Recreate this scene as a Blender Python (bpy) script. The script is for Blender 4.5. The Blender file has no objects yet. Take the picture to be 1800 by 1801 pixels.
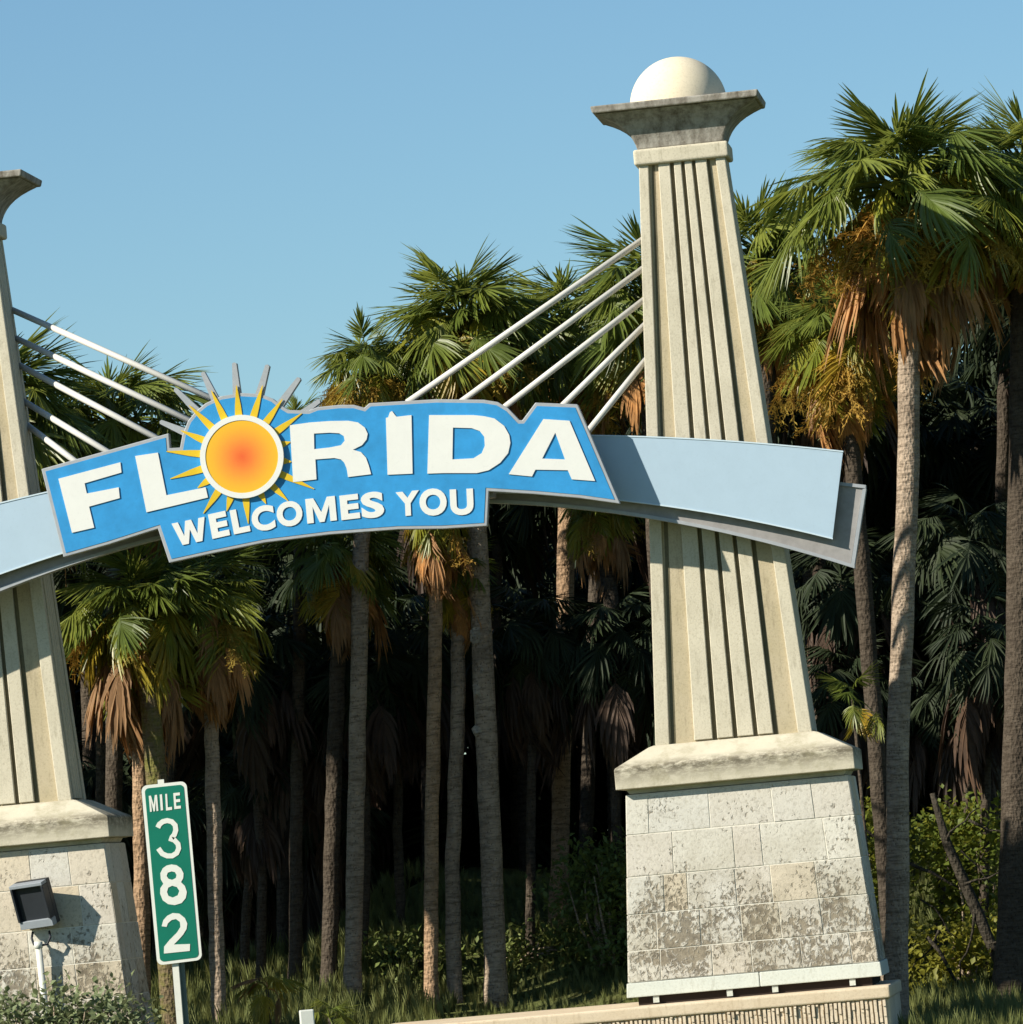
import bpy, math, random
import numpy as np
from mathutils import Vector, Matrix
from mathutils.geometry import tessellate_polygon

rnd = random.Random(11)
R = math.radians
scene = bpy.context.scene
COL = scene.collection

# ------------------------------------------------------------------ camera
CAM = Vector((4.1, -52.0, 1.1256))
YAW, PITCH, ROLL = R(6.484), R(3.533), R(-5.118)
FPX = 10400.0
M = (Matrix.Rotation(YAW, 3, 'Z') @ Matrix.Rotation(math.pi / 2 + PITCH, 3, 'X') @ Matrix.Rotation(ROLL, 3, 'Z'))
cd = bpy.data.cameras.new('camera')
cam = bpy.data.objects.new('camera', cd); COL.objects.link(cam)
cam.matrix_world = Matrix.Translation(CAM) @ M.to_4x4()
cd.sensor_width = 36.0
cd.lens = 36.0 * FPX / 1801.0
cd.clip_start = 0.5; cd.clip_end = 3000
scene.camera = cam

# ------------------------------------------------------------------ light
EL, AZ = R(32), R(55)          # sun: elevation, and angle left of the facade normal (-Y)
S = Vector((-math.sin(AZ) * math.cos(EL), -math.cos(AZ) * math.cos(EL), math.sin(EL)))
w = bpy.data.worlds.new('World'); scene.world = w; w.use_nodes = True
nt = w.node_tree; nt.nodes.clear()
wo = nt.nodes.new('ShaderNodeOutputWorld'); bg = nt.nodes.new('ShaderNodeBackground')
sk = nt.nodes.new('ShaderNodeTexSky'); sk.sky_type = 'NISHITA'; sk.sun_disc = False
sk.sun_elevation = EL; sk.sun_rotation = math.atan2(S.x, S.y)
sk.altitude = 0; sk.air_density = 1.0; sk.dust_density = 0.1; sk.ozone_density = 3.0
tint = nt.nodes.new('ShaderNodeMix'); tint.data_type = 'RGBA'; tint.blend_type = 'MULTIPLY'; tint.inputs[0].default_value = 1.0
tint.inputs[7].default_value = (0.86, 1.07, 1.13, 1)          # white balance of the picture
nt.links.new(sk.outputs[0], tint.inputs[6]); nt.links.new(tint.outputs[2], bg.inputs[0]); nt.links.new(bg.outputs[0], wo.inputs[0])
bg.inputs[1].default_value = 0.06
ld = bpy.data.lights.new('sun', 'SUN'); ld.energy = 4.8; ld.angle = R(0.53); ld.color = (1.0, 0.94, 0.82)
sun = bpy.data.objects.new('sun', ld); COL.objects.link(sun)
sun.rotation_euler = S.to_track_quat('Z', 'Y').to_euler(); sun.location = (-20, -20, 20)
vs = scene.view_settings
vs.view_transform = 'Standard'; vs.look = 'None'; vs.gamma = 1.0; vs.use_curve_mapping = False
vs.exposure = 0.75
scene.render.film_transparent = False
scene.cycles.transparent_max_bounces = 8


def P(px, py, Y=0.0):
    """point of the place seen at photo position (px, py) at depth Y"""
    d = M @ Vector(((px - 900) / FPX, -(py - 900.5) / FPX, -1.0))
    t = (Y - CAM.y) / d.y
    return CAM + d * t


# ------------------------------------------------------------------ helpers
def tag(o, label=None, cat=None, group=None, kind=None):
    if label: o['label'] = label
    if cat: o['category'] = cat
    if group: o['group'] = group
    if kind: o['kind'] = kind
    return o


def empty(name, loc=(0, 0, 0), rz=0.0, label=None, cat=None, group=None):
    o = bpy.data.objects.new(name, None); COL.objects.link(o)
    o.empty_display_size = 0.2
    o.location = loc; o.rotation_euler = (0, 0, rz)
    return tag(o, label, cat, group)


class MB:
    def __init__(s): s.v = []; s.f = []
    def add(s, vs_, fs):
        n = len(s.v); s.v += [tuple(v) for v in vs_]; s.f += [tuple(i + n for i in f) for f in fs]
    def box(s, a, b):
        (x0, y0, z0), (x1, y1, z1) = a, b
        s.hexa([(x0, y0, z0), (x1, y0, z0), (x1, y1, z0), (x0, y1, z0)], [(x0, y0, z1), (x1, y0, z1), (x1, y1, z1), (x0, y1, z1)])
    def hexa(s, lo, hi):
        s.add(list(lo) + list(hi), [(3, 2, 1, 0), (4, 5, 6, 7), (0, 1, 5, 4), (1, 2, 6, 5), (2, 3, 7, 6), (3, 0, 4, 7)])
    def tube(s, pts, rads, n=10, cap=True):
        pts = [Vector(p) for p in pts]
        if not isinstance(rads, (list, tuple)): rads = [rads] * len(pts)
        base = len(s.v); ref = None
        for i, p in enumerate(pts):
            d = (pts[min(i + 1, len(pts) - 1)] - pts[max(i - 1, 0)]).normalized()
            if ref is None:
                ref = d.orthogonal().normalized()
            ref = (ref - d * ref.dot(d)).normalized()
            q = d.cross(ref)
            for k in range(n):
                a = 2 * math.pi * k / n
                s.v.append(tuple(p + (ref * math.cos(a) + q * math.sin(a)) * rads[i]))
        for i in range(len(pts) - 1):
            for k in range(n):
                a = base + i * n + k; b = base + i * n + (k + 1) % n
                s.f.append((a, b, b + n, a + n))
        if cap:
            s.f.append(tuple(base + k for k in range(n))[::-1])
            s.f.append(tuple(base + (len(pts) - 1) * n + k for k in range(n)))
    def mesh(s, name, mat, smooth=False):
        me = bpy.data.meshes.new(name); me.from_pydata(s.v, [], s.f); me.update()
        if mat is not None:
            for m in (mat if isinstance(mat, list) else [mat]): me.materials.append(m)
        if smooth:
            me.polygons.foreach_set('use_smooth', [True] * len(me.polygons))
        return me
    def build(s, name, mat, parent=None, smooth=False):
        return link(name, s.mesh(name, mat, smooth), parent)


def link(name, me, parent=None, mw=None):
    o = bpy.data.objects.new(name, me); COL.objects.link(o)
    if mw is not None: o.matrix_basis = mw
    if parent is not None: o.parent = parent
    return o


def bevel(o, w_=0.01, seg=2):
    m = o.modifiers.new('bevel', 'BEVEL'); m.width = w_; m.segments = seg; m.limit_method = 'ANGLE'; m.angle_limit = R(40)
    return o


# ------------------------------------------------------------------ materials
def mat(name, col, rough=0.7, spec=0.3, metal=0.0):
    m = bpy.data.materials.new(name); m.use_nodes = True
    b = m.node_tree.nodes['Principled BSDF']
    b.inputs['Base Color'].default_value = (*col, 1); b.inputs['Roughness'].default_value = rough
    b.inputs['Specular IOR Level'].default_value = spec; b.inputs['Metallic'].default_value = metal
    return m, m.node_tree, b


class N:
    """tiny node helper"""
    def __init__(s, tree): s.t = tree; s.coord = tree.nodes.new('ShaderNodeTexCoord'); s.src = s.coord.outputs['Object']
    def map(s, scale=(1, 1, 1), loc=(0, 0, 0)):
        n = s.t.nodes.new('ShaderNodeMapping'); s.t.links.new(s.src, n.inputs[0])
        n.inputs['Scale'].default_value = scale; n.inputs['Location'].default_value = loc
        return n.outputs[0]
    def noise(s, scale, detail=4, rough=0.6, vec=None, dist=0.0):
        n = s.t.nodes.new('ShaderNodeTexNoise'); n.inputs['Scale'].default_value = scale
        n.inputs['Detail'].default_value = detail; n.inputs['Roughness'].default_value = rough; n.inputs['Distortion'].default_value = dist
        s.t.links.new(vec if vec is not None else s.src, n.inputs['Vector']); return n.outputs['Fac']
    def voro(s, scale, vec=None, feature='F1', out='Distance'):
        n = s.t.nodes.new('ShaderNodeTexVoronoi'); n.inputs['Scale'].default_value = scale; n.feature = feature
        s.t.links.new(vec if vec is not None else s.src, n.inputs['Vector']); return n.outputs[out]
    def ramp(s, fac, stops):
        n = s.t.nodes.new('ShaderNodeValToRGB'); e = n.color_ramp.elements
        while len(e) < len(stops): e.new(0.5)
        for k, (p, c) in enumerate(stops):
            e[k].position = p; e[k].color = (*c, 1) if isinstance(c, (tuple, list)) else (c, c, c, 1)
        s.t.links.new(fac, n.inputs[0]); return n.outputs[0]
    def mix(s, fac, a, b, mode='MIX'):
        n = s.t.nodes.new('ShaderNodeMix'); n.data_type = 'RGBA'; n.blend_type = mode
        for sock, v in ((n.inputs[0], fac), (n.inputs[6], a), (n.inputs[7], b)):
            if isinstance(v, (int, float)): sock.default_value = v
            elif isinstance(v, (tuple, list)): sock.default_value = (*v, 1)
            else: s.t.links.new(v, sock)
        return n.outputs[2]
    def math(s, op, a, b=0.0):
        n = s.t.nodes.new('ShaderNodeMath'); n.operation = op; n.use_clamp = False
        for sock, v in ((n.inputs[0], a), (n.inputs[1], b)):
            if isinstance(v, (int, float)): sock.default_value = v
            else: s.t.links.new(v, sock)
        return n.outputs[0]
    def xyz(s):
        n = s.t.nodes.new('ShaderNodeSeparateXYZ'); s.t.links.new(s.src, n.inputs[0]); return n.outputs
    def rand(s):
        n = s.t.nodes.new('ShaderNodeObjectInfo'); return n.outputs['Random']
    def maprange(s, v, a, b, c=0.0, d=1.0):
        n = s.t.nodes.new('ShaderNodeMapRange'); s.t.links.new(v, n.inputs[0])
        for k, x in enumerate((a, b, c, d)): n.inputs[k + 1].default_value = x
        return n.outputs[0]
    def bump(s, bsdf, h, strength=0.4, dist=0.01):
        n = s.t.nodes.new('ShaderNodeBump'); n.inputs['Strength'].default_value = strength; n.inputs['Distance'].default_value = dist
        s.t.links.new(h, n.inputs['Height']); s.t.links.new(n.outputs[0], bsdf.inputs['Normal'])


def stone_mat(name, base, light, dark, streak=True, rough=0.9):
    m, t, b = mat(name, base, rough, 0.15); n = N(t)
    big = n.noise(2.2, 5, 0.6)
    c = n.mix(n.ramp(big, [(0.35, 0.0), (0.7, 1.0)]), base, light)
    fine = n.noise(60, 3, 0.7)
    c = n.mix(n.ramp(fine, [(0.30, 0.35), (0.50, 0.0)]), c, dark)
    if streak:
        st = n.noise(7, 6, 0.7, n.map((3.0, 3.0, 0.55)))
        c = n.mix(n.ramp(st, [(0.54, 0.0), (0.74, 0.5)]), c, dark)
    t.links.new(c, b.inputs['Base Color'])
    n.bump(b, n.mix(0.5, fine, n.noise(140, 2, 0.6)), 0.35, 0.008)
    return m


CREAM = (0.485, 0.44, 0.335); CREAM_L = (0.565, 0.515, 0.40); CREAM_D = (0.20, 0.17, 0.11)
M_cast = stone_mat('cast_stone', CREAM, CREAM_L, CREAM_D)
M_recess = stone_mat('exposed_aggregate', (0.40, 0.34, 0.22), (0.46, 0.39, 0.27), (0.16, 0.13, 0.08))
M_ball = stone_mat('ball_stone', (0.66, 0.57, 0.41), (0.72, 0.63, 0.47), (0.40, 0.33, 0.22), False)
M_coping = stone_mat('coping_stone', (0.56, 0.45, 0.31), (0.62, 0.52, 0.38), (0.32, 0.24, 0.15))
M_flute = stone_mat('fluted_block', (0.56, 0.46, 0.33), (0.66, 0.56, 0.42), (0.20, 0.15, 0.09))


def cap_mat():   # weathered, mildew on the lower lip
    m, t, b = mat('weathered_ledge', CREAM, 0.92, 0.1); n = N(t)
    big = n.noise(3.0, 6, 0.65)
    c = n.mix(n.ramp(big, [(0.35, 0.0), (0.7, 1.0)]), CREAM, CREAM_L)
    z = n.xyz()[2]
    band = n.maprange(z, 1.80, 2.02, 1.0, 0.0)
    band2 = n.maprange(z, 1.98, 2.03, 0.0, 1.0)
    lip = n.math('MULTIPLY', n.maprange(z, 2.0, 2.06, 1.0, 0.0), n.maprange(z, 1.84, 1.97, 0.0, 1.0))
    nz = n.noise(9, 8, 0.75, n.map((1, 1, 2.5)))
    k = n.math('MULTIPLY', n.ramp(nz, [(0.36, 0.0), (0.56, 1.0)]), lip)
    c = n.mix(n.math('MULTIPLY', k, 0.85), c, (0.09, 0.075, 0.05))
    nz2 = n.noise(4, 7, 0.7)
    c = n.mix(n.math('MULTIPLY', n.ramp(nz2, [(0.5, 0.0), (0.68, 0.6)]), 1.0), c, (0.27, 0.24, 0.15))
    t.links.new(c, b.inputs['Base Color']); n.bump(b, n.noise(80, 4, 0.7), 0.4, 0.008)
    return m


M_ledge = cap_mat()


M_grooveShade = stone_mat('groove_shadow', (0.12, 0.105, 0.06), (0.17, 0.145, 0.09), (0.05, 0.045, 0.025))  # shadow between the ribs, painted as a dark colour


def capital_mat():
    m, t, b = mat('capital_concrete', (0.30, 0.28, 0.23), 0.9, 0.1); n = N(t)
    st = n.noise(5, 7, 0.7, n.map((2.0, 2.0, 0.8)))
    c = n.mix(n.ramp(st, [(0.40, 0.0), (0.66, 1.0)]), (0.36, 0.335, 0.29), (0.13, 0.11, 0.085))
    t.links.new(c, b.inputs['Base Color']); n.bump(b, n.noise(50, 4, 0.7), 0.4, 0.01)
    return m


M_capital = capital_mat()


def coquina():
    m, t, b = mat('coquina_stone', (0.46, 0.43, 0.37), 0.95, 0.08); n = N(t)
    r = n.rand()
    base = n.ramp(r, [(0.0, (0.56, 0.53, 0.455)), (0.25, (0.61, 0.58, 0.50)), (0.5, (0.56, 0.54, 0.48)), (0.74, (0.56, 0.51, 0.43)), (0.94, (0.57, 0.48, 0.345)), (1.0, (0.49, 0.475, 0.42))])
    z = n.xyz()[2]
    low = n.maprange(z, 1.25, 0.55, 0.0, 1.0)                    # the splash zone near the ground is dirtier and more pitted
    blot = n.noise(3.5, 6, 0.65)
    c = n.mix(n.math('MULTIPLY', n.ramp(blot, [(0.38, 0.0), (0.62, 1.0)]), n.maprange(z, 1.5, 0.7, 0.12, 0.62)), base, (0.34, 0.30, 0.22))
    fine = n.noise(34, 5, 0.75)
    c = n.mix(n.ramp(fine, [(0.34, 0.5), (0.5, 0.0)]), c, (0.24, 0.21, 0.16))
    wv = n.map((1, 1, 0.85))
    dn = n.noise(16, 4, 0.6, wv)
    pits = n.noise(27, 4, 0.6, wv, 0.5)
    pm = n.math('ADD', pits, n.math('SUBTRACT', n.math('MULTIPLY', low, 0.165), 0.02))
    pm = n.math('ADD', pm, n.math('MULTIPLY', n.math('SUBTRACT', n.noise(2.3, 4, 0.6), 0.5), 0.75))
    pit = n.ramp(pm, [(0.60, 0.0), (0.74, 1.0)])
    pcol = n.ramp(dn, [(0.35, (0.10, 0.08, 0.055)), (0.6, (0.24, 0.20, 0.14))])
    c = n.mix(n.math('MULTIPLY', pit, 0.85), c, pcol)
    t.links.new(c, b.inputs['Base Color'])
    h = n.math('SUBTRACT', n.math('MULTIPLY', fine, 0.5), pit)
    n.bump(b, h, 0.6, 0.015)
    return m


M_coq = coquina()
M_mortar = stone_mat('mortar', (0.60, 0.57, 0.48), (0.66, 0.62, 0.53), (0.28, 0.25, 0.19), False)
M_trim = stone_mat('pale_trim', (0.50, 0.52, 0.46), (0.56, 0.57, 0.50), (0.28, 0.27, 0.21))
M_gapShade = mat('gap_shadow', (0.035, 0.025, 0.02), 0.9, 0.1)[0]  # near black, stands in for shadow under the trim


def paint(name, col, var=0.12, rough=0.5, spec=0.35, metal=0.0, sc=5):
    m, t, b = mat(name, col, rough, spec, metal); n = N(t)
    d = tuple(x * (1 - var) for x in col)
    c = n.mix(n.ramp(n.noise(sc, 6, 0.7), [(0.35, 0.0), (0.7, 1.0)]), col, d)
    c = n.mix(n.ramp(n.noise(40, 3, 0.6), [(0.6, 0.0), (0.8, 0.15)]), c, tuple(x * 0.5 for x in col))
    t.links.new(c, b.inputs['Base Color']); return m


M_white = paint('white_letter_paint', (0.66, 0.66, 0.62), 0.05)
M_blue = paint('sign_blue_paint', (0.028, 0.265, 0.57), 0.22, 0.45)
M_border = paint('brushed_grey_metal', (0.33, 0.35, 0.37), 0.16, 0.5, 0.4, 0.0, 14)
M_band = paint('pale_blue_paint', (0.36, 0.47, 0.56), 0.05, 0.5)
M_band2 = paint('pale_blue_paint_edge', (0.50, 0.60, 0.66), 0.05, 0.5)
M_beam = paint('weathered_grey_metal', (0.30, 0.285, 0.275), 0.25, 0.65, 0.3, 0.0, 9)
M_rod = paint('white_rod_paint', (0.58, 0.56, 0.51), 0.06, 0.4)
M_yellow = paint('ray_yellow_paint', (0.66, 0.44, 0.015), 0.15, 0.45)
M_green = paint('highway_green', (0.0, 0.135, 0.085), 0.10, 0.4)
M_signwhite = paint('reflective_white', (0.62, 0.63, 0.57), 0.06, 0.4)
M_black = paint('black_housing', (0.018, 0.022, 0.028), 0.2, 0.5)
M_grey = paint('grey_housing', (0.24, 0.265, 0.29), 0.15, 0.5)
M_postw = paint('white_post', (0.60, 0.60, 0.53), 0.1, 0.5)
M_postg = paint('galvanised_grey', (0.13, 0.17, 0.15), 0.2, 0.5)


def sun_mat():
    m, t, b = mat('sun_disc_print', (0.8, 0.4, 0.02), 0.45, 0.3); n = N(t)
    v = n.map((1, 0.001, 1))
    l = t.nodes.new('ShaderNodeVectorMath'); l.operation = 'LENGTH'; t.links.new(v, l.inputs[0])
    wob = n.math('ADD', l.outputs['Value'], n.math('MULTIPLY', n.math('SUBTRACT', n.noise(30, 3, 0.7), 0.5), 0.035))
    c = n.ramp(n.maprange(wob, 0, 0.33), [(0.0, (0.66, 0.10, 0.022)), (0.25, (0.70, 0.17, 0.03)), (0.5, (0.72, 0.26, 0.03)), (0.8, (0.74, 0.36, 0.025)), (1.0, (0.70, 0.40, 0.02))])
    t.links.new(c, b.inputs['Base Color']); return m


M_sun = sun_mat()


def leaf_mat(name, a, b_, c_, rough=0.36, trans=0.38):
    m = bpy.data.materials.new(name); m.use_nodes = True; t = m.node_tree
    b = t.nodes['Principled BSDF']; out = t.nodes['Material Output']
    b.inputs['Roughness'].default_value = rough; b.inputs['Specular IOR Level'].default_value = 0.35
    n = N(t)
    c = n.ramp(n.rand(), [(0.0, a), (0.5, b_), (1.0, c_)])
    c = n.mix(n.ramp(n.noise(5, 4, 0.7), [(0.3, 0.0), (0.75, 0.8)]), c, tuple(x * 0.55 for x in a))
    t.links.new(c, b.inputs['Base Color'])
    tr = t.nodes.new('ShaderNodeBsdfTranslucent'); t.links.new(n.mix(0.5, c, c_), tr.inputs[0])
    mx = t.nodes.new('ShaderNodeMixShader'); mx.inputs[0].default_value = trans
    t.links.new(b.outputs[0], mx.inputs[1]); t.links.new(tr.outputs[0], mx.inputs[2]); t.links.new(mx.outputs[0], out.inputs[0])
    return m


M_leafA = leaf_mat('palm_green', (0.11, 0.155, 0.030), (0.19, 0.235, 0.040), (0.30, 0.32, 0.055))
M_leafB = leaf_mat('palm_yellow_green', (0.20, 0.25, 0.034), (0.34, 0.32, 0.035), (0.48, 0.30, 0.035))
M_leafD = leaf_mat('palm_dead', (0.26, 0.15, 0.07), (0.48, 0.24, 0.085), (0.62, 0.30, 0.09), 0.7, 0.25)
M_leafK = leaf_mat('palm_shade_green', (0.016, 0.028, 0.010), (0.022, 0.036, 0.011), (0.032, 0.046, 0.012), 0.7, 0.1)  # shaded copy of the palm green, grove shade put into the colour
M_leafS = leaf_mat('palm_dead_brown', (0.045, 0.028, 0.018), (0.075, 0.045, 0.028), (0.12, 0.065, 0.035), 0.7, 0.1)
M_fruit = leaf_mat('fruit_stalk_ochre', (0.32, 0.23, 0.035), (0.42, 0.28, 0.04), (0.50, 0.26, 0.05), 0.8, 0.3)
M_bushA = leaf_mat('shrub_leaf_pale', (0.17, 0.21, 0.09), (0.23, 0.27, 0.13), (0.28, 0.28, 0.15), 0.5, 0.25)
M_bushB = leaf_mat('shrub_leaf_yellow', (0.15, 0.20, 0.03), (0.25, 0.27, 0.03), (0.36, 0.33, 0.05), 0.55, 0.5)
M_bushC = leaf_mat('undergrowth_green', (0.11, 0.16, 0.035), (0.16, 0.21, 0.05), (0.20, 0.23, 0.06), 0.6, 0.3)
M_grassleaf = leaf_mat('grass_blade', (0.12, 0.16, 0.04), (0.16, 0.19, 0.05), (0.22, 0.21, 0.07), 0.6, 0.3)


def bark(name, a, b_, dark, moss=None):
    m, t, b = mat(name, a, 0.9, 0.12); n = N(t)
    r = n.noise(8, 6, 0.7, n.map((1.2, 1.2, 0.7)))
    c = n.mix(n.ramp(r, [(0.35, 0.0), (0.65, 1.0)]), a, b_)
    rings = n.noise(9, 5, 0.7, n.map((0.8, 0.8, 5.0)))
    c = n.mix(n.ramp(rings, [(0.46, 0.0), (0.64, 0.75)]), c, dark)
    c = n.mix(n.ramp(n.noise(2.5, 5, 0.7), [(0.45, 0.0), (0.68, 0.6)]), c, dark)
    sp = n.voro(26, n.map((1.4, 1.4, 0.8)))
    c = n.mix(n.ramp(sp, [(0.10, 0.9), (0.26, 0.0)]), c, dark)
    if moss:
        c = n.mix(n.ramp(n.noise(6, 5, 0.7), [(0.45, 0.0), (0.6, 0.8)]), c, moss)
    t.links.new(c, b.inputs['Base Color'])
    n.bump(b, n.mix(0.5, rings, sp), 1.0, 0.035)
    return m


M_barkA = bark('palm_bark_grey', (0.33, 0.255, 0.185), (0.42, 0.33, 0.245), (0.11, 0.08, 0.055))
M_barkB = bark('palm_bark_tan', (0.36, 0.235, 0.14), (0.45, 0.30, 0.185), (0.11, 0.07, 0.04))
M_barkM = bark('palm_bark_mossy', (0.16, 0.12, 0.07), (0.20, 0.15, 0.09), (0.05, 0.04, 0.02), (0.13, 0.13, 0.03))
M_barkK = bark('palm_bark_shaded', (0.07, 0.055, 0.04), (0.10, 0.08, 0.06), (0.03, 0.022, 0.016))  # bark darkened in colour for trunks standing in grove shade
M_boot = bark('palm_boot', (0.30, 0.26, 0.20), (0.42, 0.37, 0.30), (0.10, 0.07, 0.05))

# ------------------------------------------------------------------ ground
def gz(x, y):
    """height of the ground"""
    t = min(1.0, max(0.0, (-3.3 - x) / 1.6)); t = t * t * (3 - 2 * t)
    z = -0.62 + 0.36 * t * (1.0 if y > -4 else max(0.0, 1 + (y + 4) / 5.0))
    if y > 1.2: z += 0.10 * (min(y, 5.4) - 1.2)
    if y > 5.4:                                           # a grassy bank closes the view low between the trunks
        k = min(1.0, max(0.0, (x + 5.2) / 1.0)); z += (0.42 * k + 0.115 * (1 - k)) * (min(y, 8.4) - 5.4)
        if y > 8.4: z += 0.01 * (min(y, 60) - 8.4)
    if y < -3: z -= min(0.35, 0.03 * (-3 - y))
    z += 0.05 * math.sin(x * 0.9 + 1) * math.cos(y * 0.7) + 0.03 * math.sin(x * 2.3 + y * 1.9)
    return z


def ground():
    g = MB()
    xs = [-1500, -300, -90, -40] + [-24 + k * 0.8 for k in range(51)] + [22, 40, 90, 300, 1500]
    ys = [-300, -90, -56, -40, -25] + [-18 + k * 0.8 for k in range(61)] + [40, 60, 100, 300, 1500]
    vs_ = [(x, y, gz(x, y) if abs(x) < 30 and -30 < y < 40 else gz(0.3, y)) for y in ys for x in xs]
    nx = len(xs)
    fs = [(j * nx + i, j * nx + i + 1, (j + 1) * nx + i + 1, (j + 1) * nx + i) for j in range(len(ys) - 1) for i in range(nx - 1)]
    g.add(vs_, fs)
    m, t, b = mat('mown_grass_ground', (0.07, 0.085, 0.03), 0.95, 0.05); n = N(t)
    c = n.mix(n.ramp(n.noise(0.7, 6, 0.7), [(0.35, 0.0), (0.65, 1.0)]), (0.15, 0.19, 0.055), (0.22, 0.22, 0.085))
    c = n.mix(n.ramp(n.noise(14, 5, 0.8), [(0.35, 0.7), (0.6, 0.0)]), c, (0.06, 0.07, 0.025))
    t.links.new(c, b.inputs['Base Color']); n.bump(b, n.noise(30, 5, 0.8), 1.0, 0.05)
    o = g.build('grass_ground', m, None, True); tag(o, kind='structure')


ground()

# ------------------------------------------------------------------ stone towers
def lerp(a, b, t): return a + (b - a) * t


def frustum_face(side, w0, d0, z0, w1, d1, z1):
    """mapping (u, v, out) -> point on one face of a frustum; side: front, right, left, back"""
    def f(u, v, out=0.0):
        hw = lerp(w0, w1, v); hd = lerp(d0, d1, v); z = lerp(z0, z1, v); s_ = 2 * u - 1
        if side == 'front': return (s_ * hw, -hd - out, z)
        if side == 'back': return (-s_ * hw, hd + out, z)
        if side == 'right': return (hw + out, s_ * hd, z)
        return (-hw - out, -s_ * hd, z)
    return f


def plate(mb, f, u0, u1, v0, v1, o0, o1, U0=None, U1=None, bev=0.0):
    """slab on a face between (u0..u1 at v0) and (U0..U1 at v1), from depth o0 to o1, with chamfered front"""
    if U0 is None: U0, U1 = u0, u1
    q0 = [f(u0, v0, o0), f(u1, v0, o0), f(U1, v1, o0), f(U0, v1, o0)]
    if bev <= 0:
        q1 = [f(u0, v0, o1), f(u1, v0, o1), f(U1, v1, o1), f(U0, v1, o1)]
        mb.add(q0 + q1, [(0, 1, 2, 3)[::-1], (4, 5, 6, 7), (0, 1, 5, 4), (1, 2, 6, 5), (2, 3, 7, 6), (3, 0, 4, 7)])
        return
    q1 = [f(u0, v0, o1 - bev), f(u1, v0, o1 - bev), f(U1, v1, o1 - bev), f(U0, v1, o1 - bev)]
    c = sum((Vector(p) for p in q1), Vector()) / 4
    q2 = []
    base = [f(u0, v0, o1), f(u1, v0, o1), f(U1, v1, o1), f(U0, v1, o1)]
    for i in range(4):
        p = Vector(base[i]); a = (Vector(base[(i + 1) % 4]) - p).normalized(); b = (Vector(base[i - 1]) - p).normalized()
        q2.append(tuple(p + (a + b) * bev))
    mb.add(q0 + q1 + q2, [(3, 2, 1, 0), (0, 1, 5, 4), (1, 2, 6, 5), (2, 3, 7, 6), (3, 0, 4, 7),
                          (4, 5, 9, 8), (5, 6, 10, 9), (6, 7, 11, 10), (7, 4, 8, 11), (8, 9, 10, 11)])


ROWS = [([0, .13, .34, .50, .70, .90, 1], 0.0, .165), ([0, .12, .30, .47, .63, .80, 1], .165, .36), ([0, .155, .255, .46, .61, .80, 1], .36, .56),
        ([0, .20, .465, .585, .86, 1], .56, .785), ([0, .10, .37, .65, .83, 1], .785, 1.0)]


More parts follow.
